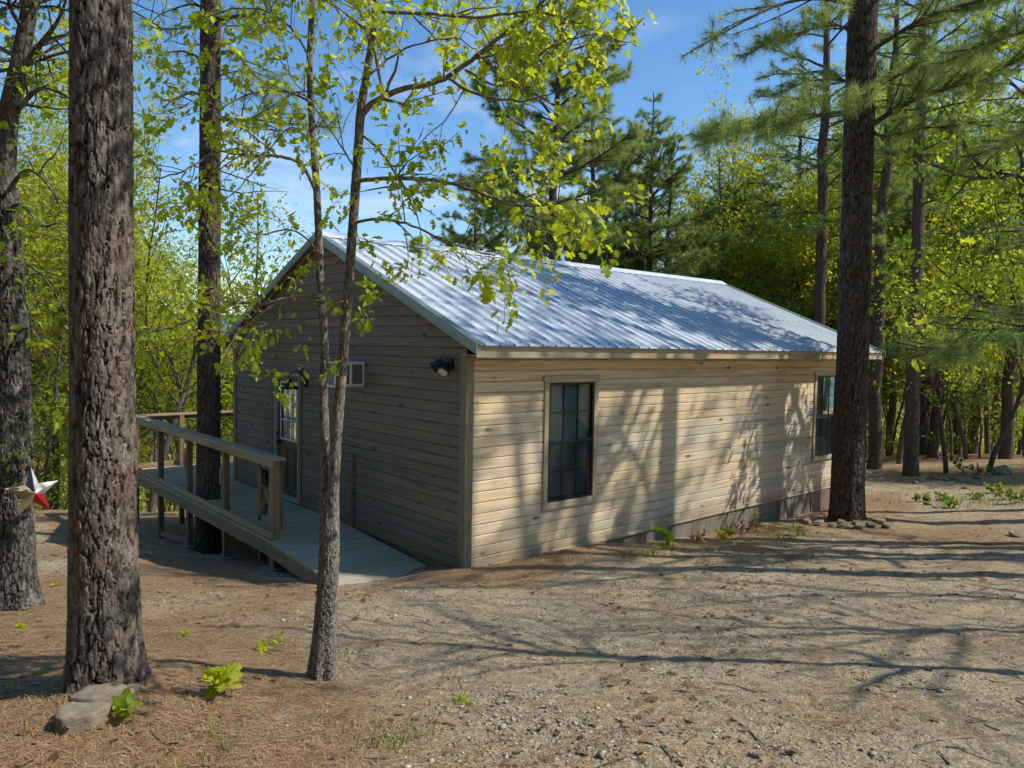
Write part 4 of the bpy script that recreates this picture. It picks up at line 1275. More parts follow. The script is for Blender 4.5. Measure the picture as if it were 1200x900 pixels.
# --- mossy oak at the left edge
def left_oak():
    rng = np.random.default_rng(9)
    tb = Tubes(); ends = []
    S = smooth_path([W(18, 722, 6.04), W(17, 640, 6.04), W(16, 520, 6.04), W(12, 400, 6.04), W(6, 300, 6.0), W(2, 220, 6.0)], 60)
    bark_trunk(tb, S, [.155, .145, .140, .135, .125, .115, .11], 480, 130, .030, .11, .018, 33, .35)
    A = smooth_path([W(3, 240, 6.0), W(8, 150, 5.95), W(22, 80, 5.9), W(36, 0, 5.85), W(50, -90, 5.8), W(60, -200, 5.8), W(55, -320, 5.9)], 40); tb.add(A, np.linspace(.088, .02, 40), 14)
    B = smooth_path([W(0, 250, 6.0), W(-20, 150, 6.05), W(-60, 60, 6.1), W(-90, -60, 6.2), W(-100, -200, 6.3)], 30); tb.add(B, np.linspace(.085, .02, 30), 14)
    spec = dict(levels=2, dens=[4.5, 5], start=[.12, .15], len=[.62, .28], leaf_step=.2, up=.1, wob=.26, grav=.02, lift=.03)
    for pts, r in ((((20, 90, 5.9), (45, 55, 5.8), (70, 20, 5.7), (85, -30, 5.6)), .03), (((12, 140, 5.95), (40, 108, 5.8), (62, 105, 5.7), (90, 120, 5.6)), .022), (((5, 230, 6), (30, 200, 5.8), (55, 215, 5.7), (80, 260, 5.6)), .018),
                   (((3, 250, 6), (25, 240, 5.85), (50, 265, 5.75), (72, 262, 5.7), (100, 290, 5.6)), .016), (((8, 330, 6), (30, 310, 5.85), (55, 330, 5.8), (80, 370, 5.7)), .014), (((5, 290, 6), (22, 330, 5.7), (40, 380, 5.6), (60, 400, 5.5)), .012),
                   (((36, 0, 5.85), (80, -20, 5.7), (150, 10, 5.6), (200, 40, 5.5)), .016), (((30, 40, 5.87), (10, 0, 5.6), (20, -60, 5.4)), .02), (((-20, 150, 6), (10, 110, 5.7), (40, 60, 5.5)), .016), (((2, 215, 6), (-20, 260, 5.6), (20, 300, 5.4)), .014),
                   (((10, 400, 6), (35, 385, 5.9), (58, 425, 5.8), (70, 470, 5.75)), .012), (((14, 480, 6), (40, 450, 6.0), (62, 490, 6.0)), .009)):
        P = smooth_path([W(*p) for p in pts], 14); grow(tb, rng, P, r, .004, 0, ends, spec, 7)
    for tr in (A, B):
        for _k in range(12):
            i = rng.integers(12, len(tr)); a = rng.uniform(0, 6.28)
            q = wander(tr[i], np.array([math.cos(a), math.sin(a), .4]), rng.uniform(1.0, 2.2), 8, rng, .22, 0, .03); grow(tb, rng, q, .018, .004, 0, ends, spec, 6)
    base = (S[0][0], S[0][1], gz(S[0][0], S[0][1]))
    ends2 = [e for e in ends if rng.uniform() < .95]
    finish('oak_tree', 'dark lichen-spotted oak at the left edge with a painted star on its trunk', 'oak tree', base, tb,
           leaf_mesh('crown', ends2, 4, .062, LOBED, rng, base, spread=.8, droop=.5, jit=.03), 'bark_oak', 'mid_leaf')
left_oak()


# --- pine growing up through the deck
def deck_pine():
    rng = np.random.default_rng(12)
    P = ext([W(244, 665, 12.62), W(244, 585, 12.62), W(245, 400, 12.6), W(246, 200, 12.6), W(247, 0, 12.6)], 15.5)
    tb = Tubes(); Q = smooth_path(P, 160); cut = np.searchsorted(Q[:, 2], 8.6)
    bark_trunk(tb, Q[:cut + 1], [.215, .20, .19, .18, .17, .165, .155], 460, 96, .045, .17, .02, 6, .25)
    tb.add(Q[cut - 1:], np.linspace(.15, .03, len(Q) - cut + 1), 10)
    tufts = []
    for pts, r in ((((246, 118, 12.6), (225, 108, 12.4), (200, 118, 12.2), (180, 112, 12.0)), .035), (((247, 65, 12.6), (275, 62, 12.5), (300, 90, 12.3), (330, 108, 12.0), (375, 105, 11.8)), .04), (((247, 140, 12.6), (290, 140, 12.4), (340, 145, 12.2), (400, 150, 11.9)), .03),
                   (((247, 25, 12.6), (290, 20, 12.3), (330, 35, 12.0)), .03), (((246, 75, 12.6), (215, 60, 12.4), (185, 65, 12.2)), .03), (((246, 15, 12.6), (225, 5, 12.6), (190, 15, 12.4)), .03), (((247, 160, 12.6), (262, 158, 12.4), (290, 175, 12.2)), .018)):
        P2 = smooth_path([W(*p) for p in pts], 10); limb(tb, rng, None, None, np.linalg.norm(P2[-1] - P2[0]), r, tufts, 1.3, P2)
    pine_limbs(tb, rng, on_path(Q), 15.3, 8.0, 2.3, tufts, .5, .8, dead=5)
    base = (-.94, 5.95, gz(-.94, 5.95))
    finish('pine_tree', 'tall straight pine trunk growing up through the deck behind the railing', 'pine tree', base, tb, needle_mesh('crown', tufts, 40, .22, .009, rng, base), 'bark_pine', 'needle')
deck_pine()


# --- big pine at the far end of the long wall
def right_pine():
    rng = np.random.default_rng(14)
    P = ext([W(992, 622, 13.2), W(995, 520, 13.2), W(1000, 400, 13.2), W(1005, 200, 13.2), W(1012, 0, 13.2), W(1016, -120, 13.2)], 17.5)
    tb = Tubes(); Q = smooth_path(P, 160); cut = np.searchsorted(Q[:, 2], 9.4)
    bark_trunk(tb, Q[:cut + 1], [.30, .275, .265, .26, .25, .24, .23], 560, 130, .05, .18, .026, 44, .22)
    tb.add(Q[cut - 1:], np.linspace(.22, .03, len(Q) - cut + 1), 10)
    tufts = []
    for pts, r, dt in ((((1003, 158, 13.2), (1022, 146, 13.0), (1060, 122, 12.7), (1105, 104, 12.4), (1150, 92, 12.2), (1200, 64, 12.0)), .06, 3.4), (((1006, 134, 13.2), (975, 132, 13.0), (930, 142, 12.6), (880, 150, 12.2), (840, 158, 12)), .045, 3.6),
                       (((1012, 8, 13.2), (960, -2, 12.8), (915, 5, 12.4), (870, 26, 12.0), (800, 66, 11.6)), .04, .35), (((1011, 66, 13.2), (1045, 44, 12.8), (1090, 18, 12.4), (1150, 0, 12.0), (1210, -20, 11.8)), .045, 2.4),
                       (((1004, 145, 13.1), (1010, 124, 12.2), (1014, 112, 11.6)), .02, 3.0), (((1010, 60, 13.2), (985, 30, 13.0), (930, 40, 12.8), (880, 60, 12.6)), .035, 2.8), (((1012, 20, 13.2), (1050, -20, 12.9), (1110, -30, 12.5)), .035, 1.2),
                       (((1007, 110, 13.2), (990, 95, 13.3), (950, 95, 13.4), (905, 112, 13.4)), .03, 2.8), (((1004, 150, 13.2), (1040, 160, 12.9), (1085, 150, 12.6), (1120, 150, 12.4)), .03, 3.0), (((1006, 120, 13.2), (1050, 90, 13.2), (1110, 70, 13.2), (1160, 60, 13.2)), .03, 3.0)):
        P2 = smooth_path([W(*p) for p in pts], 12); limb(tb, rng, None, None, np.linalg.norm(P2[-1] - P2[0]), r, tufts, dt, P2)
    pine_limbs(tb, rng, on_path(Q), 17.3, 9.3, 3.4, tufts, .5, .8, dead=3)
    base = (P[0][0], P[0][1], gz(P[0][0], P[0][1]))
    finish('pine_tree', 'big dark pine trunk near the far end of the sunlit wall, ringed with stones', 'pine tree', base, tb, needle_mesh('crown', tufts, 40, .23, .0095, rng, base), 'bark_pine', 'needle')
right_pine()
# ------------------------------------------------------------------ prototypes for the woods
def proto_pine(seed, h, r, clear, lmax, name, label, group, base, k=24, width=.0085, det=.75, shape=None, whorl=.5, dead=8):
    rng = np.random.default_rng(seed)
    n = 26; zz = np.linspace(-.3, h, n)
    wob = np.cumsum(rng.normal(0, .03, (n, 2)), 0) + np.linspace(0, 1, n)[:, None] * rng.normal(0, .3, 2)
    Q = np.c_[wob - wob[0], zz]
    tb = Tubes(); R = np.interp(zz, [-.3, .4, h * .5, h], [r * 1.25, r, r * .75, .02]); tb.add(Q, R, 12)
    tufts = []
    pine_limbs(tb, rng, on_path(Q), h - .1, clear, lmax, tufts, whorl, det, dead=dead, shape=shape)
    me = needle_mesh('crown', tufts, k, .24, width, rng, (0, 0, 0))
    t_ = thing('pine_tree', label, 'pine tree', base, group)
    link('trunk', tb.mesh('trunk'), M['bark_pine'], t_); link('crown', me, M['needle'], t_)
    return t_


def proto_leafy(seed, h, r, name, label, group, base, leafm, size, k=5, clear=.3, spec=None, spread=1.0, tpl=None, barkm='bark_twig', keepf=1.0, fork=2):
    rng = np.random.default_rng(seed)
    tb = Tubes(); ends = []
    sp = dict(levels=3, dens=[h * .0 + 2.2, 2.6, 4.0], start=[clear, .25, .2], len=[h * .33 * spread, h * .16 * spread, h * .07 * spread], leaf_step=.22, up=.3, wob=.2, grav=.0, lift=.05)
    sp.update(spec or {})
    P = wander((0, 0, -.3), (rng.normal(0, .06), rng.normal(0, .06), 1), h, 16, rng, .07, 0, .03)
    grow(tb, rng, P, r, .012, 0, ends, sp, 9)
    E_ = [e for e in ends if rng.uniform() < keepf]
    me = leaf_mesh('crown', E_, k, size, tpl or SIMPLE, rng, (0, 0, 0), spread=1.0, droop=.3, jit=.13)
    t_ = thing(name, label, 'tree', base, group)
    link('trunk', tb.mesh('trunk'), M[barkm], t_); link('crown', me, M[leafm], t_)
    return t_


def at_px(px, dep):
    p = W(px, 400, dep); return (p[0], p[1], gz(p[0], p[1]))


conical = lambda t_: (1 - t_) ** .75 * (.45 + .55 * min(1, t_ * 5))
# --- pines one can tell apart
pa = proto_pine(101, 17.5, .20, 7.0, 2.7, '', 'straight dark pine trunk on the open ground right of the cabin and the big pine', None, at_px(1075, 20.5), k=44, width=.011, det=1.1, whorl=.42)
pb = proto_pine(102, 16.5, .20, 6.0, 2.5, '', 'pine trunk just right of the cabin, half behind its far roof corner', None, at_px(1030, 22.6), k=44, width=.011, det=1.1, whorl=.42)
pc = proto_pine(103, 18.0, .19, 5.5, 3.9, '', 'full-crowned pine rising behind the middle of the roof', None, at_px(643, 25), k=64, width=.013, det=1.5, whorl=.32, shape=lambda t_: (.6 + .4 * min(1, t_ * 3)) * (1 - t_ ** 2.2) ** .8)
pd = proto_pine(104, 13.0, .15, 3.0, 2.6, '', 'shorter bushy pine behind the roof, right of the tall full-crowned pine', None, at_px(764, 29), k=60, width=.014, det=1.5, shape=conical, whorl=.32)
pe = proto_pine(105, 11.0, .13, 2.5, 1.9, '', 'young pine in the woods', 'small pines in the woods', at_px(905, 36), k=60, width=.016, det=1.4, shape=conical, whorl=.32)
dup(pa, at_px(963, 24.0), 1.3, 1.06, 'slim straight pine standing behind the right end of the roof')
dup(pb, at_px(1100, 27.5), 2.2, .95, 'slim pine trunk right of and behind the straight dark pine'); dup(pa, at_px(1087, 33), 4.0, .9, 'thin pine trunk in the gap beside the straight dark pine')

G1 = 'pines standing farther back in the woods'; L1 = 'pine standing farther back in the woods among the leafy trees'
pe['label'] = L1; pe['group'] = G1
rw = np.random.default_rng(77)
spots = []
def free(p, dmin):
    for q in spots:
        if (p[0] - q[0]) ** 2 + (p[1] - q[1]) ** 2 < dmin ** 2: return False
    return not (-1.8 < p[0] < 12.5 and -4 < p[1] < 11.5)
protos = [pa, pb, pc, pd, pe]
for px, dep, i, s in ((560, 34, 2, .85), (700, 40, 0, .9), (820, 44, 4, 1.0), (870, 33, 3, .8), (930, 30, 0, .92), (1000, 31, 1, .98), (1145, 30, 0, 1.0), (1185, 26, 1, 1.05), (1050, 38, 2, 1.0), (1120, 44, 1, 1.05), (1170, 38, 0, 1.0),
                       (500, 44, 3, 1.0), (610, 50, 2, .9), (130, 30, 1, .9), (60, 36, 2, .9), (-40, 28, 0, 1.0), (320, 46, 4, .9), (170, 48, 2, .8), (-90, 40, 2, 1.0), (1010, 46, 2, 1.05), (960, 42, 2, .9), (1090, 52, 0, 1.1), (925, 29, 4, 1.0), (700, 33, 2, .78), (585, 36, 2, .8), (764, 30, 2, .86), (735, 40, 2, .95), (890, 36, 2, .9), (660, 42, 3, 1.2), (692, 31, 2, 1.0), (845, 38, 2, .95)):
    p = at_px(px, dep); spots.append(p)
    dup(protos[i], p, rw.uniform(0, 6.28), s, L1, G1)

# --- broadleaf trees
G2 = 'leafy trees in the woods behind the cabin'; L2 = 'leafy spring-green tree in the woods behind the cabin and deck'
da = proto_leafy(201, 11.5, .13, 'oak_tree', L2, G2, at_px(100, 22), 'yellow_leaf', .105, 8)
db = proto_leafy(202, 7.0, .09, 'oak_tree', L2, G2, at_px(175, 17.5), 'oak_leaf', .095, 7)
dc = proto_leafy(203, 12.5, .15, 'oak_tree', L2, G2, at_px(60, 24), 'mid_leaf', .10, 7)
dd_ = proto_leafy(204, 9.5, .09, 'oak_tree', L2, G2, at_px(830, 33), 'yellow_leaf', .095, 5, keepf=.85)
P2 = [da, db, dc, dd_]
for px, dep, i, s in ((300, 24, 1, .8), (205, 22, 1, .95), (250, 31, 2, .62), (235, 26, 1, .9), (150, 27, 2, .8), (20, 20, 1, 1.0), (-40, 22, 0, 1.0), (330, 38, 2, .72), (90, 33, 2, 1.0), (190, 38, 0, .85), (-100, 30, 2, 1.0), (280, 45, 0, .85), (30, 44, 0, 1.1),
                       (420, 40, 3, .9), (480, 36, 3, .85), (540, 44, 0, .9), (590, 38, 3, .8), (680, 34, 3, .9), (735, 42, 3, 1.0), (790, 37, 3, 1.3), (825, 33, 3, 1.5), (850, 36, 3, 1.45), (875, 41, 1, 1.9), (700, 38, 1, 1.8), (560, 40, 1, 1.6), (470, 42, 1, 1.5), (850, 40, 2, .95), (890, 46, 3, 1.1), (905, 31, 1, .9), (945, 37, 0, .95), (985, 34, 1, .95),
                       (1040, 30, 1, .95), (1065, 34, 0, .95), (1115, 36, 1, 1.0), (1140, 26, 1, .9), (1165, 33, 0, 1.0), (1200, 29, 1, 1.0), (1095, 41, 2, 1.0), (1030, 44, 0, 1.1), (1190, 44, 2, 1.1), (1150, 52, 2, 1.2), (1080, 56, 0, 1.2), (970, 52, 0, 1.1), (1010, 38, 2, .9), (1060, 25, 1, 1.2), (1130, 29, 2, .95), (1090, 30, 2, 1.15), (1030, 27, 0, 1.0), (1165, 40, 0, 1.3), (940, 31, 0, .95), (980, 40, 0, 1.15), (915, 38, 2, 1.05),
                       (645, 46, 2, 1.0), (720, 50, 0, 1.1), (800, 48, 0, 1.1), (760, 33, 1, 1.2), (860, 30, 1, 1.2), (520, 50, 2, .9), (450, 46, 0, .8)):
    p = at_px(px, dep); dup(P2[i], p, rw.uniform(0, 6.28), s * rw.uniform(.92, 1.08), L2, G2)

# --- small trees on the open ground at the right
ta = proto_leafy(211, 5.6, .075, 'small_tree', 'small dark-stemmed tree in leaf right of the straight dark pine', None, at_px(1117, 21), 'mid_leaf', .11, 4, .38, dict(dens=[2.6, 3, 4]))
tb_ = dup(ta, at_px(1165, 21.5), 2.0, 1.1, 'small slanting tree near the right edge behind a dark rock')
GS = 'saplings and bushes in the undergrowth'; LS = 'leafy sapling in the sunlit undergrowth of the woods'
sa = proto_leafy(221, 3.6, .03, 'sapling', LS, GS, at_px(90, 18.5), 'mid_leaf', .10, 4, .12, dict(dens=[4, 4, 5], levels=2, len=[1.0, .5, .3], leaf_step=.12))
sb = proto_leafy(222, 2.6, .022, 'sapling', LS, GS, at_px(140, 17), 'yellow_leaf', .085, 4, .10, dict(dens=[5, 4, 5], levels=2, len=[.8, .4, .3], leaf_step=.12))
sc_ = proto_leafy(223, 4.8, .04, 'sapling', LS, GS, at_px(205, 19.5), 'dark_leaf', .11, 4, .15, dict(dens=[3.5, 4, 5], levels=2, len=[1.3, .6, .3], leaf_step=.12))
for o in (sa, sb, sc_): o['category'] = 'sapling'
n = 0
for _k in range(400):
    if n >= 60: break
    left = rw.uniform() < .48
    px = rw.uniform(-80, 330) if left else rw.uniform(1005, 1290)
    dep = rw.uniform(18.5, 42) if left else rw.uniform(24, 50)
    p = at_px(px, dep)
    if not free(p, .7): continue
    if not left and dep < 27 and px < 1110: continue
    spots.append(p); n += 1
    dup([sa, sb, sc_][rw.integers(0, 3)], p, rw.uniform(0, 6.28), rw.uniform(.7, 1.35), LS, GS)

GT = 'slim bare-stemmed young trees in the woods'; LT = 'slim dark young tree with a thin crown in the woods'
sl_ = proto_leafy(231, 8.5, .05, 'young_tree', LT, GT, at_px(160, 19), 'mid_leaf', .09, 4, .5, dict(dens=[1.6, 2.4, 3.5], len=[1.9, .9, .4]), barkm='bark_pine')
sl2 = proto_leafy(232, 7.0, .04, 'young_tree', LT, GT, at_px(48, 17.5), 'yellow_leaf', .085, 4, .45, dict(dens=[1.6, 2.4, 3.5], len=[1.6, .8, .4]), barkm='bark_pine')
n = 0
for _k in range(300):
    if n >= 46: break
    left = rw.uniform() < .45
    px = rw.uniform(-60, 330) if left else rw.uniform(1015, 1280); dep = rw.uniform(17.5, 34) if left else rw.uniform(25, 42)
    p = at_px(px, dep)
    if not free(p, .8): continue
    spots.append(p); n += 1
    dup([sl_, sl2][n % 2], p, rw.uniform(0, 6.28), rw.uniform(.8, 1.3), LT, GT)

# --- trees just outside the frame on the right, whose limbs reach into it and whose shadows fall across the yard
def edge_pine():
    rng = np.random.default_rng(61)
    b = W(1345, 500, 10.5); z0 = gz(b[0], b[1])
    Q = np.c_[np.full(24, b[0]) + np.linspace(0, .3, 24), np.full(24, b[1]), np.linspace(z0 - .3, 16, 24)]
    tb = Tubes(); tb.add(Q, np.interp(Q[:, 2], [z0, 8, 16], [.22, .175, .03]), 14); tufts = []
    for pts, r, dt in ((((1345, 330, 10.5), (1290, 345, 10.2), (1230, 372, 9.9), (1180, 394, 9.6), (1130, 408, 9.4), (1095, 412, 9.2)), .045, 2.2), (((1345, 120, 10.5), (1280, 130, 10.3), (1210, 150, 10.1), (1160, 175, 9.9)), .05, 2.0), (((1345, 40, 10.5), (1270, 20, 10.3), (1190, 40, 10.1), (1130, 60, 10)), .05, 1.8), (((1345, 250, 10.5), (1290, 235, 10.3), (1240, 265, 10.0), (1200, 270, 9.8)), .04, 1.6)):
        P2_ = smooth_path([W(*p) for p in pts], 12); limb(tb, rng, None, None, np.linalg.norm(P2_[-1] - P2_[0]), r, tufts, dt, P2_)
    pine_limbs(tb, rng, on_path(Q), 15.8, 11.5, 2.2, tufts, .5, .7, dead=4)
    base = (b[0], b[1], z0)
    finish('pine_tree', 'pine at the right edge with needle-covered limbs drooping into view', 'pine tree', base, tb, needle_mesh('crown', tufts, 36, .20, .008, rng, base), 'bark_pine', 'needle')
edge_pine()


def edge_oak():
    rng = np.random.default_rng(63)
    b = W(1290, 560, 14.0); z0 = gz(b[0], b[1])
    tb = Tubes(); ends = []
    tr = smooth_path([(b[0], b[1], z0 - .2), W(1285, 400, 14), W(1270, 260, 14), W(1260, 120, 14.1), W(1250, -40, 14.2), W(1255, -160, 14.3)], 30); tb.add(tr, np.linspace(.16, .04, 30), 12)
    spec = dict(levels=2, dens=[3.4, 4], start=[.2, .2], len=[1.1, .45], leaf_step=.18, up=.1, wob=.22, grav=.01, lift=.03)
    for pts, r in ((((1272, 270, 14), (1235, 225, 13.7), (1190, 205, 13.4), (1150, 195, 13.2), (1125, 160, 13), (1100, 115, 12.8)), .07), (((1190, 205, 13.4), (1140, 208, 13.2), (1090, 192, 13.0), (1055, 175, 12.8)), .04), (((1268, 250, 14), (1220, 238, 13.6), (1180, 258, 13.3), (1140, 272, 13), (1095, 274, 12.8)), .045),
                   (((1280, 360, 14), (1240, 375, 13.8), (1180, 370, 13.5), (1130, 340, 13.2), (1090, 305, 13)), .05), (((1150, 350, 13.3), (1120, 380, 13), (1080, 370, 12.8), (1055, 330, 12.7)), .03), (((1262, 150, 14), (1200, 110, 13.7), (1150, 60, 13.5)), .05), (((1275, 300, 14), (1210, 310, 13.8), (1160, 300, 13.6)), .035)):
        P_ = smooth_path([W(*p) for p in pts], 14); grow(tb, rng, P_, r, .008, 0, ends, spec, 7)
    for _k in range(14):
        i = rng.integers(16, 30); a = rng.uniform(0, 6.28); q = wander(tr[i], np.array([math.cos(a), math.sin(a), .4]), rng.uniform(1.4, 2.8), 9, rng, .2, 0, .03); grow(tb, rng, q, .03, .006, 0, ends, spec, 6)
    base = (b[0], b[1], z0)
    finish('oak_tree', 'spreading oak at the right edge with crooked limbs and bright green leaves', 'oak tree', base, tb, leaf_mesh('crown', ends, 4, .105, LOBED, rng, base, spread=.8, droop=.4, jit=.05), 'bark_oak', 'mid_leaf')
edge_oak()

G3 = 'pines beside the yard'; L3 = 'tall pine beside the yard on the right, casting shade over the ground and the roof'
sp1 = proto_pine(301, 17, .22, 8.5, 2.6, '', L3, G3, (13.6, -6.6, gz(13.6, -6.6)), k=34, width=.0058, det=1.15, whorl=.48)
for x, y, rz, s in ((11.8, -9.8, 2.9, .9), (7.0, -7.3, 5.0, .92), (9.8, -7.7, .7, 1.05)):
    dup(sp1, (x, y, gz(x, y)), rz, s, L3, G3)

G4 = 'thin-leaved trees beside the yard'; L4 = 'thin-leaved tree beside the yard at right, its limbs shading the gravel in front'
sh_ = proto_leafy(241, 9.0, .10, 'oak_tree', L4, G4, (2.1, -7.9, gz(2.1, -7.9)), 'yellow_leaf', .075, 2, keepf=.30, spec=dict(dens=[1.8, 1.9, 2.2]))
dup(sh_, (5.3, -8.2, gz(5.3, -8.2)), 2.6, 1.15, L4, G4); dup(sh_, (6.2, -9.6, gz(6.2, -9.6)), 4.4, 1.2, L4, G4); dup(sh_, (9.2, -7.2, gz(9.2, -7.2)), 1.1, 1.75, L4, G4)

for x, y, i, rz in ((23, -7.5, 0, 1.0), (28, -9.5, 2, 2.0), (33.5, -12, 0, 3.0), (30, -15, 2, 5.0)):
    dup(P2[i], (x, y, gz(x, y)), rz, 1.05, 'leafy tree standing past the right edge of the clearing', 'leafy trees past the right edge of the clearing')

# --- the far woods that close the view, too many to count, and the unseen ones added to cut sky light
def unseen_woods():  # unseen foliage added round the camera to block sky light, open toward the sun
    rng = np.random.default_rng(91); N = 20000
    a = rng.uniform(0, 2 * math.pi, N); r = rng.uniform(15, 34, N); X = CAMP[0] + r * np.cos(a) + 1; Y = CAMP[1] + r * np.sin(a) + 1
    d, l = camcoord(X, Y); sun = (np.cos(a) * _h[0] + np.sin(a) * _h[1])
    ok = ((d < np.abs(l) * .2 - 2) & (sun < .62)); X, Y = X[ok], Y[ok]
    a = rng.uniform(0, 2 * math.pi, 9000); r = rng.uniform(44, 75, 9000); X2 = CAMP[0] + r * np.cos(a); Y2 = CAMP[1] + r * np.sin(a); d2, l2 = camcoord(X2, Y2); ok2 = d2 < np.abs(l2) * .9
    top = np.r_[np.full(len(X), 17.0), np.full(ok2.sum(), 24.0)]; X = np.r_[X, X2[ok2]]; Y = np.r_[Y, Y2[ok2]]; n = len(X)
    Z = ground(X, Y) + rng.uniform(0, 1, n) * top + .4
    k = 6; P = np.repeat(np.stack([X, Y, Z], -1), k, 0) + rng.normal(0, .6, (n * k, 3))
    V, F, t_ = leaf_arrays(SIMPLE, P, unit(rng.normal(0, 1, (n * k, 3))), unit(rng.normal(0, 1, (n * k, 3))), rng.uniform(.4, .9, n * k), rng.uniform(0, 1, n * k))
    tag(link('unseen_woods', np_mesh('unseen_woods', V, F, {'tone': ('FACE', t_)}), M['dark_leaf']), kind='stuff', label='unseen leafy woods round the rest of the clearing, added to block sky light', cat='woods')
unseen_woods()


def far_woods():
    rng = np.random.default_rng(90)
    N = 26000; V = []; P = []
    a = rng.uniform(-52, 52, N); dep = rng.uniform(44, 95, N)
    px = a / 52; X = CAMP[0] + dep * (_fw[0] + px * .98 * _rt[0]); Y = CAMP[1] + dep * (_fw[1] + px * .98 * _rt[1])
    top = 5 + 9 * fbm(X * .09, Y * .09, 4, 8) + 2.0 * rng.uniform(0, 1, N)
    Z = ground(X, Y) + top * rng.uniform(.02, 1, N) ** .8
    P = np.stack([X, Y, Z], -1); tone = np.clip(fbm(X * .12, Y * .12, 3, 4) + rng.normal(0, .15, N), 0, 1)
    d = unit(rng.normal(0, 1, (N * 5, 3))); nn = unit(rng.normal(0, 1, (N * 5, 3)))
    Pk = np.repeat(P, 5, 0) + rng.normal(0, .55, (N * 5, 3))
    V, F, t_ = leaf_arrays(SIMPLE, Pk, d, nn, rng.uniform(.22, .5, N * 5), np.repeat(tone, 5))
    tag(link('far_woods', np_mesh('far_woods', V, F, {'tone': ('FACE', t_)}), M['yellow_leaf']), kind='stuff', label='dense spring woods closing the view far behind the cabin', cat='woods')
far_woods()
# ------------------------------------------------------------------ star, stones, plants, litter
def star():
    c = W(38, 577, 5.82)
    t_ = thing('star_ornament', 'painted metal five-pointed star in blue, white and red hanging on the left oak trunk', 'star ornament', tuple(c))
    f = unit(CAMP - c); f[2] = 0; f = unit(f); f = unit(f + .55 * _rt); s = np.cross(np.array([0, 0, 1.0]), f); s = unit(s)
    R, r = .205, .080; out = []
    for i in range(10):
        a = math.pi / 2 + i * math.pi / 5 + .04; q = R if i % 2 == 0 else r
        out.append(s * (math.cos(a) * q) + np.array([0, 0, math.sin(a) * q]))
    ctr = f * .055
    # s points to the viewer's right: right-hand facets white above, red below, blue left, far left tips coloured tan for the light they reflect
    tones = {}
    mb = MB()
    for i in range(10):
        a, b = out[i], out[(i + 1) % 10]; m = (a + b) / 2; sx = m @ s; z = m[2]
        tone = .45 if (sx > 0 and z > -.012) else .72 if sx > 0 else .1 if abs(sx) < .055 else .95
        mb.add([tuple(c + a), tuple(c + b), tuple(c + ctr)], [(0, 1, 2)], tone)
        mb.add([tuple(c + a), tuple(c + b), tuple(c - f * .012)], [(0, 2, 1)], .95)
    mb.build('star_body', M['star'], t_)
    mb = MB(); top = c + out[0]; mb.tube([tuple(top), tuple(top + np.array([0, 0, .12]) - f * .02), tuple(top + np.array([0, 0, .2]) - f * .05)], [.0022] * 3, 5); mb.build('hanger', M['wire'], t_)
star()


def rock(name, label, cat, loc, size, seed, flat=.5, rz=0.0, group=None, material='stone'):
    import bmesh
    bm = bmesh.new(); bmesh.ops.create_icosphere(bm, subdivisions=4, radius=1.0)
    V = np.array([v.co[:] for v in bm.verts]); r_ = np.random.default_rng(seed)
    for _k in range(16):                                            # broken faces
        n = unit(r_.normal(0, 1, 3)); dd = r_.uniform(.55, .85); h = V @ n; V = V - np.where(h > dd, h - dd, 0)[:, None] * n
    top = r_.uniform(.5, .65); V[:, 2] = np.where(V[:, 2] > top, top + (V[:, 2] - top) * .1, V[:, 2])
    V *= 1 + .10 * (fbm(V[:, 0] * 2.2 + seed, V[:, 1] * 2.2 + V[:, 2] * 1.7, 4, seed) - .5)[:, None] + .05 * (fbm(V[:, 0] * 8, V[:, 1] * 8 + V[:, 2] * 9, 3, seed + 3) - .5)[:, None]
    V = V * np.array([size[0], size[1], size[2]]) * .5
    for v, c in zip(bm.verts, V): v.co = c
    me = bpy.data.meshes.new(name); bm.to_mesh(me); bm.free()
    o = link(name, me, M[material]); o.location = loc; o.rotation_euler = (r_.uniform(-.08, .08), r_.uniform(-.08, .08), rz)
    for p in me.polygons: p.use_smooth = True
    return tag(o, label, cat, group)


def G(px, py, dep, dz=0.0):
    p = W(px, py, dep); return (float(p[0]), float(p[1]), float(gzn(p[0], p[1])) + dz)

def slab(label, loc, w, d, h, seed, rz=0.0):
    """a flat-topped flagstone: a broken outline with steep sides and a slightly dished top"""
    r_ = np.random.default_rng(seed); n = 64; th = np.arange(n) * 2 * math.pi / n
    rad = np.ones(n)
    for _k in range(6):
        a = r_.uniform(0, 6.28); c = np.cos(th - a); dd = r_.uniform(.62, .88); rad = np.minimum(rad, np.where(c > .05, dd / np.maximum(c, .05), 9))
    rad = rad * (1 + .06 * (fbm(np.cos(th) * 4 + seed, np.sin(th) * 4, 4, seed) - .5))
    rings = [(.0, 1.0), (.35, 1.0), (.7, 1.0), (.93, .995), (.985, .96), (1.0, .88), (1.0, .6), (.97, .3), (.96, .0)]
    V = []
    for q, z in rings:
        x, y = np.cos(th) * rad * q * w / 2, np.sin(th) * rad * q * d / 2
        zz = h * z + .10 * h * (fbm(x * 14 + seed, y * 14, 4, seed + 2) - .5) * (1 if z > .5 else 0)
        sd = 1 + (.07 * (fbm(th * 3, np.full(n, z * 5 + seed), 3, seed + 5) - .5) if q > .95 else 0)
        V.append(np.stack([x * sd, y * sd, zz], -1))
    V = np.concatenate(V); m = len(rings); i = np.arange(m - 1)[:, None] * n; j = np.arange(n)[None]; j2 = (j + 1) % n
    F = np.stack([i + j, i + n + j, i + n + j2, i + j2], -1).reshape(-1, 4)
    o = link('rock', np_mesh('rock', V, F, None, False), M['stone']); o.location = loc; o.rotation_euler = (r_.uniform(-.07, .07), r_.uniform(-.07, .07), rz)
    tag(o, label, 'rock')
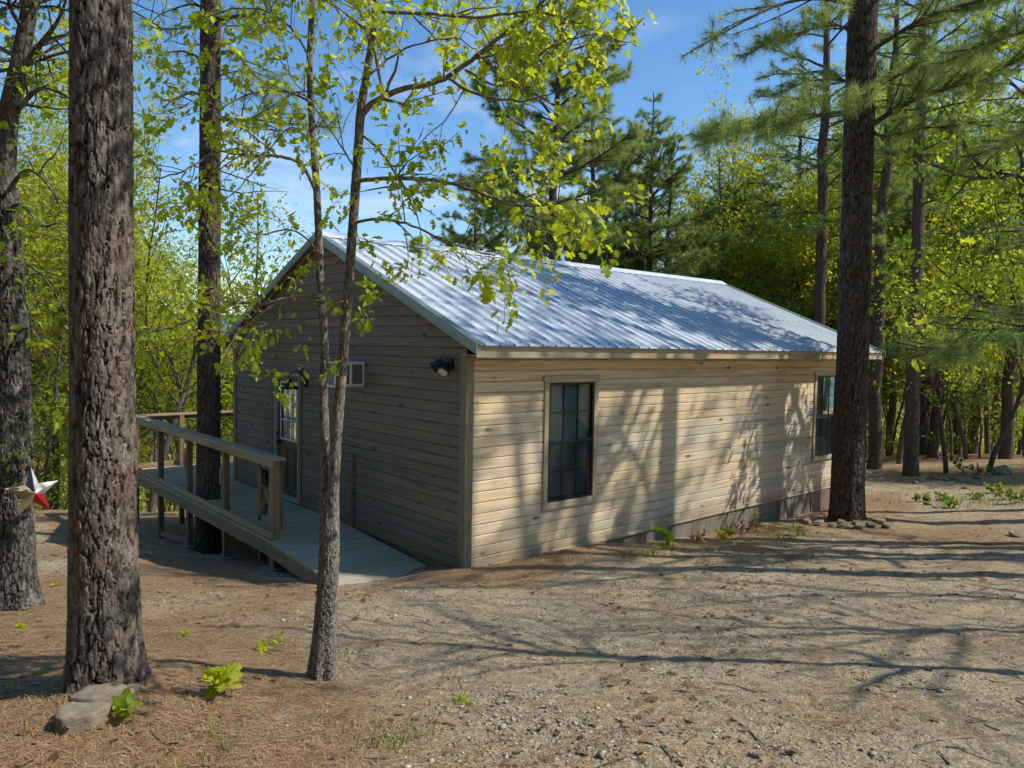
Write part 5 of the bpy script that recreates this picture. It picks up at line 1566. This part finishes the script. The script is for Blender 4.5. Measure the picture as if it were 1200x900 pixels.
slab('flat grey slab of stone lying nearest the camera at the foot of the left pine', G(90, 862, 3.28, -.055), .29, .23, .115, 5, .4)
slab('tan lichen-marked stone resting against the foot of the left pine, behind the flat slab', G(117, 832, 3.46, -.045), .26, .20, .12, 8, -.4)
rock('rock', 'brown stone half buried in pine needles beside the left pine trunk', 'rock', G(152, 816, 3.6, .01), (.12, .10, .09), 9)
GR = 'stones ringed round the right pine'
for i, (px, py, dep, sx) in enumerate(((958, 622, 12.7, .38), (975, 626, 12.5, .30), (990, 629, 12.4, .34), (1006, 631, 12.3, .42), (1020, 628, 12.5, .30), (1030, 622, 12.8, .34), (1003, 624, 12.7, .26), (945, 618, 12.9, .32), (1038, 630, 12.4, .22), (985, 622, 12.65, .3))):
    rock('rock', 'flat stone in the ring of stones at the foot of the big right pine', 'rock', G(px, py, dep, .04), (sx * .8, sx * .55, .13), 20 + i, rz=i * 1.1, group=GR)
rock('rock', 'low dark boulder at the right edge of the gravel', 'rock', G(1193, 627, 11.6, .02), (.40, .3, .16), 41)
rock('rock', 'dark jagged rock beyond the open ground near the right edge', 'rock', G(1173, 558, 20.5, .1), (.8, .5, .5), 42)
GQ = 'scattered stones on the forest floor at right'
for i, (px, dep) in enumerate(((1088, 19.6), (1094, 19.9), (1100, 19.5), (1110, 19.2), (1128, 18.6), (1142, 18.5), (1075, 18.8), (1120, 19.5), (1150, 19.6), (1092, 15.2), (1135, 17.5), (1082, 19.2))):
    rock('rock', 'stone scattered on the needle-covered ground beyond the right pine', 'rock', G(px, 500, dep, .02), (.20 + .08 * (i % 3), .17, .15), 50 + i, rz=i, group=GQ)
for i, (px, py, dep) in enumerate(((857, 660, 10.6), (835, 672, 9.9), (548, 850, 3.55))):
    rock('rock', ['small flat stone on the gravel in front of the long wall', 'smaller stone on the gravel left of the flat one', 'half-buried grey stone in the gravel at bottom centre'][i], 'rock', G(px, py, dep, .0), ((.26, .16, .1), (.16, .10, .08), (.11, .08, .05))[i], 70 + i, rz=i)


def plant(name, label, cat, loc, h, nstem, leaf, size, seed, leafm, tpl, k=4, lean=.35, barkm='bark_twig', group=None, droop=.2):
    rng = np.random.default_rng(seed); tb = Tubes(); ends = []
    for i in range(nstem):
        a = rng.uniform(0, 6.28); d = unit(np.array([math.cos(a) * lean, math.sin(a) * lean, 1.0]))
        q = wander(np.array([rng.normal(0, .012), rng.normal(0, .012), -.03]), d, h * rng.uniform(.6, 1.1), 7, rng, .12)
        tb.add(q, np.linspace(.0035, .0015, 7), 5)
        for j in range(leaf):
            x = rng.integers(3, 7); ends.append((q[x], unit(q[x] - q[x - 1])))
    t_ = thing(name, label, cat, loc, group)
    link('stem', tb.mesh('stem'), M[barkm], t_)
    link('leaves', leaf_mesh('leaves', ends, k, size, tpl, rng, (0, 0, 0), spread=.9, droop=droop, jit=.01), M[leafm], t_)
    return t_
plant('seedling', 'bright yellow-green seedling standing alone on the gravel left of the forked oak', 'seedling', G(262, 836, 3.72), .15, 3, 3, .082, 1, 'oak_leaf', LOBED, 4, .25)
plant('seedling', 'low green plant growing beside the flat stone at the foot of the left pine', 'seedling', G(146, 856, 3.38), .15, 5, 2, .062, 2, 'mid_leaf', OVAL, 3, .55)
plant('seedling', 'tiny reddish seedling in front of the flat stone slab', 'seedling', G(86, 866, 3.22), .10, 2, 2, .03, 3, 'red_leaf', OVAL, 2, .3)
plant('seedling', 'leafy green seedling against the wall below and right of the near window', 'seedling', G(783, 630, 10.5), .30, 3, 3, .10, 4, 'mid_leaf', LOBED, 4, .4)
plant('seedling', 'brownish half-dead seedling by the wall between two green ones', 'seedling', G(815, 630, 10.9), .30, 3, 3, .08, 5, 'red_leaf', LOBED, 3, .4)
plant('seedling', 'round yellow-green seedling by the wall, right of the brownish one', 'seedling', G(848, 630, 11.3), .28, 4, 3, .085, 6, 'oak_leaf', LOBED, 4, .4)
GB = 'low green bushes on the forest floor at right'
for i, (px, dep, h) in enumerate(((1135, 20.6, .7), (1146, 20.2, .5), (1180, 15.5, .5), (1196, 15.0, .55), (1150, 15.8, .3), (1085, 15.6, .3), (1118, 14.8, .35), (1108, 15.8, .3), (1170, 16.5, .4))):
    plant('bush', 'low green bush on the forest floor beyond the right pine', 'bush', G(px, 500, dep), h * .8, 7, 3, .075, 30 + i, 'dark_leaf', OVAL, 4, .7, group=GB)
GW = 'dry weeds along the foot of the long wall'
for i, (px, dep) in enumerate(((880, 11.9), (888, 12.1), (870, 11.7))):
    plant('weed', 'dry brown weed leaning on the skirting of the long wall', 'weed', G(px, 600, dep), .35, 6, 3, .05, 60 + i, 'litter', OVAL, 2, .6, group=GW)
GU = 'little green sprouts dotted over the bare ground'
for i, (px, py, dep) in enumerate(((214, 748, 5.1), (322, 752, 5.0), (305, 762, 4.8), (66, 655, 7.4), (542, 828, 3.8), (772, 645, 9.9), (25, 742, 5.3), (930, 632, 12.0))):
    plant('sprout', 'tiny green sprout on the bare ground', 'sprout', G(px, py, dep), .06, 4, 2, .035, 80 + i, 'oak_leaf', OVAL, 3, .6, group=GU)


def grass_tufts():
    rng = np.random.default_rng(17); V = []; F = []; T = []; n = 0
    pts = []
    for px, py, dep, m, h in ((783, 645, 9.9, 60, .16), (768, 650, 9.5, 40, .12), (905, 628, 12.0, 60, .18), (930, 622, 12.3, 60, .18), (918, 640, 11.2, 50, .15), (938, 636, 11.5, 60, .2), (745, 655, 9.3, 50, .12), (470, 880, 3.2, 40, .07), (460, 875, 3.25, 40, .06), (250, 885, 3.1, 30, .08), (1150, 590, 15, 90, .25), (1130, 585, 15.5, 80, .25), (1105, 590, 15, 70, .2), (1180, 588, 15, 80, .25), (1040, 583, 16, 60, .2), (865, 655, 10.5, 30, .1), (400, 765, 4.8, 25, .06), (330, 755, 5.0, 25, .06)):
        c = W(px, py, dep)
        x = c[0] + rng.normal(0, .09 if dep < 13 else .3, m); y = c[1] + rng.normal(0, .09 if dep < 13 else .3, m)
        pts.append(np.c_[x, y, gzn(x, y), np.full(m, h)])
    P = np.concatenate(pts); m = len(P); a = rng.uniform(0, 6.28, m); L = P[:, 3] * rng.uniform(.5, 1.2, m)
    d = unit(np.c_[np.cos(a) * .5, np.sin(a) * .5, np.ones(m)]); s = np.c_[-np.sin(a), np.cos(a), np.zeros(m)] * .003
    b = P[:, :3]; mid = b + d * (L * .6)[:, None]; tip = mid + unit(d + np.c_[np.cos(a), np.sin(a), -.3 * np.ones(m)]) * (L * .5)[:, None]
    V = np.stack([b - s, b + s, mid + s * .8, mid - s * .8, tip - s * .2, tip + s * .2], 1).reshape(-1, 3); i = np.arange(m)[:, None] * 6
    F = np.concatenate([i + [0, 1, 2, 3], i + [3, 2, 5, 4]]); T = np.tile(rng.uniform(0, 1, m), 2)
    tag(link('grass', np_mesh('grass', V, F, {'tone': ('FACE', T)}), M['grass']), kind='stuff', label='sparse tufts of short green grass', cat='grass')
grass_tufts()


def litter():
    rng = np.random.default_rng(23)
    # gravel: angular chips
    N = 36000
    dep = 2.4 + 13 * rng.uniform(0, 1, N) ** 1.7; u = rng.uniform(-.74, .74, N)
    x = CAMP[0] + dep * (_fw[0] + u * _rt[0]); y = CAMP[1] + dep * (_fw[1] + u * _rt[1])
    ok = ~((x > -1.5) & (y > .15)) & ~((x > -.1) & (y > -.05)) & (fbm(x * .8, y * .8, 3, 71) > .40 + .12 * (x < -3.6))
    x, y = x[ok], y[ok]; s = np.exp(rng.normal(-5.05, .48, len(x))) * (1 + 1.1 * (rng.uniform(0, 1, len(x)) < .03))
    for px, py, dp, m, sp, big in ((600, 862, 3.4, 420, .32, -4.45), (680, 880, 3.25, 300, .28, -4.5), (545, 800, 4.0, 160, .2, -4.6), (830, 745, 5.4, 220, .35, -4.5), (1170, 690, 7.2, 420, .6, -4.4), (430, 740, 5.3, 160, .3, -4.5), (940, 860, 3.5, 220, .3, -4.5), (1060, 800, 4.4, 200, .35, -4.5), (470, 690, 7.0, 160, .4, -4.4), (760, 690, 7.2, 160, .4, -4.5), (900, 690, 7.3, 140, .5, -4.4), (330, 860, 3.4, 70, .2, -4.6)):
        c = W(px, py, dp); x = np.r_[x, c[0] + rng.normal(0, sp, m)]; y = np.r_[y, c[1] + rng.normal(0, sp, m)]; s = np.r_[s, np.exp(rng.normal(big, .42, m))]
    n = len(x)
    B = np.array([(1, 0, 0), (0, 1, 0), (-1, 0, 0), (0, -1, 0), (0, 0, .7), (0, 0, -.7)], float)
    V = B[None] * rng.uniform(.5, 1.2, (n, 6, 1)); a = rng.uniform(0, 6.28, n); c, sn = np.cos(a), np.sin(a)
    V = V * s[:, None, None] * np.array([1.0, .72, .55]); Vx = V[..., 0] * c[:, None] - V[..., 1] * sn[:, None]; Vy = V[..., 0] * sn[:, None] + V[..., 1] * c[:, None]
    V = np.stack([Vx + x[:, None], Vy + y[:, None], V[..., 2] + (gzn(x, y) + s * .1)[:, None]], -1)
    T = np.array([(0, 1, 4), (1, 2, 4), (2, 3, 4), (3, 0, 4), (1, 0, 5), (2, 1, 5), (3, 2, 5), (0, 3, 5)])
    F = (T[None] + (np.arange(n) * 6)[:, None, None]).reshape(-1, 3)
    tag(link('gravel', np_mesh('gravel', V.reshape(-1, 3), F, {'tone': ('FACE', np.repeat(rng.uniform(0, 1, n), 8))}), M['gravel']), kind='stuff', label='loose grey-brown gravel chips over the yard', cat='gravel')
    # fallen needles
    N = 120000
    dep = 2.3 + 12 * rng.uniform(0, 1, N) ** 1.5; u = rng.uniform(-.74, .74, N)
    x = CAMP[0] + dep * (_fw[0] + u * _rt[0]); y = CAMP[1] + dep * (_fw[1] + u * _rt[1])
    dl = np.hypot(x + 5.2, y + .3); need = .30 + .42 * np.exp(-(dl / 2.8) ** 2) + .35 * np.exp(-(np.abs(y + .35) / .7) ** 2) + .22 * np.exp(-((x - 8) ** 2 + (y + 1) ** 2) / 6) + .75 * np.exp(-((x + 4.4) ** 2 + (y + 2.9) ** 2) / .4)
    need += (fbm(x * .55, y * .55, 5, 31) - .5) * 1.0 + (fbm(x * 3, y * 3, 3, 32) - .5) * .7
    ok = ~((x > -1.3) & (y > .3)) & ~((x > -.05) & (y > -.03)) & (rng.uniform(.1, .95, N) < need)
    x, y = x[ok], y[ok]; n = len(x); a = rng.uniform(0, 3.14, n) + .0; L = rng.uniform(.05, .13, n); w = .0011
    dx, dy = np.cos(a) * L / 2, np.sin(a) * L / 2; kx, ky = -np.sin(a) * w, np.cos(a) * w; bend = rng.normal(0, .12, n) * L
    z0, z1, zm = gzn(x - dx, y - dy) + .004, gzn(x + dx, y + dy) + .004, gzn(x, y) + rng.uniform(.004, .013, n)
    mx, my = x - np.sin(a) * bend, y + np.cos(a) * bend
    V = np.stack([np.c_[x - dx - kx, y - dy - ky, z0], np.c_[x - dx + kx, y - dy + ky, z0], np.c_[mx + kx, my + ky, zm], np.c_[mx - kx, my - ky, zm], np.c_[x + dx + kx, y + dy + ky, z1], np.c_[x + dx - kx, y + dy - ky, z1]], 1).reshape(-1, 3)
    i = np.arange(n)[:, None] * 6; F = np.concatenate([i + [0, 1, 2, 3], i + [3, 2, 4, 5]]); T = np.tile(rng.uniform(0, 1, n), 2)
    tag(link('pine_needles', np_mesh('pine_needles', V, F, {'tone': ('FACE', T)}), M['dead_needle']), kind='stuff', label='fallen orange-brown pine needles strewn over the ground', cat='pine needles')
    # dead oak leaves
    N = 5200
    dep = 2.6 + 20 * rng.uniform(0, 1, N) ** 1.1; u = rng.uniform(-.74, .74, N)
    x = CAMP[0] + dep * (_fw[0] + u * _rt[0]); y = CAMP[1] + dep * (_fw[1] + u * _rt[1])
    ok = ~((x > -1.5) & (y > .1) & (x < 11) & (y < 9.8)) & ((rng.uniform(0, 1, N) < .15) | (fbm(x * .7, y * .7, 3, 91) > .52) | (dep > 14))
    x, y = x[ok], y[ok]; n = len(x); a = rng.uniform(0, 6.28, n)
    V, F, t_ = leaf_arrays(LOBED, np.c_[x, y, gzn(x, y) + .006 + rng.uniform(0, .012, n)], np.c_[np.cos(a), np.sin(a), rng.normal(0, .15, n)], unit(np.c_[rng.normal(0, .35, (n, 2)), np.ones(n)]), rng.uniform(.035, .085, n), rng.uniform(0, 1, n))
    tag(link('dead_leaves', np_mesh('dead_leaves', V, F, {'tone': ('FACE', t_)}), M['litter']), kind='stuff', label='dry brown fallen leaves scattered on the ground', cat='fallen leaves')
    # twigs
    tb = Tubes()
    for _k in range(170):
        d_, u_ = 2.8 + 9 * rng.uniform() ** 1.3, rng.uniform(-.72, .72); x, y = CAMP[0] + d_ * (_fw[0] + u_ * _rt[0]), CAMP[1] + d_ * (_fw[1] + u_ * _rt[1])
        if (x > -1.5 and y > 0) or (x > -.1 and y > -.1): continue
        a = rng.uniform(0, 6.28); q = wander((x, y, 0), (math.cos(a), math.sin(a), 0), rng.uniform(.08, .34), 6, rng, .12)
        q[:, 2] = gzn(q[:, 0], q[:, 1]) + .004; tb.add(q, np.linspace(.0035, .0016, 6) * rng.uniform(.6, 1.4), 5)
    tag(link('twigs', tb.mesh('twigs'), M['bark_twig']), kind='stuff', label='small dead twigs lying on the gravel', cat='twigs')
litter()
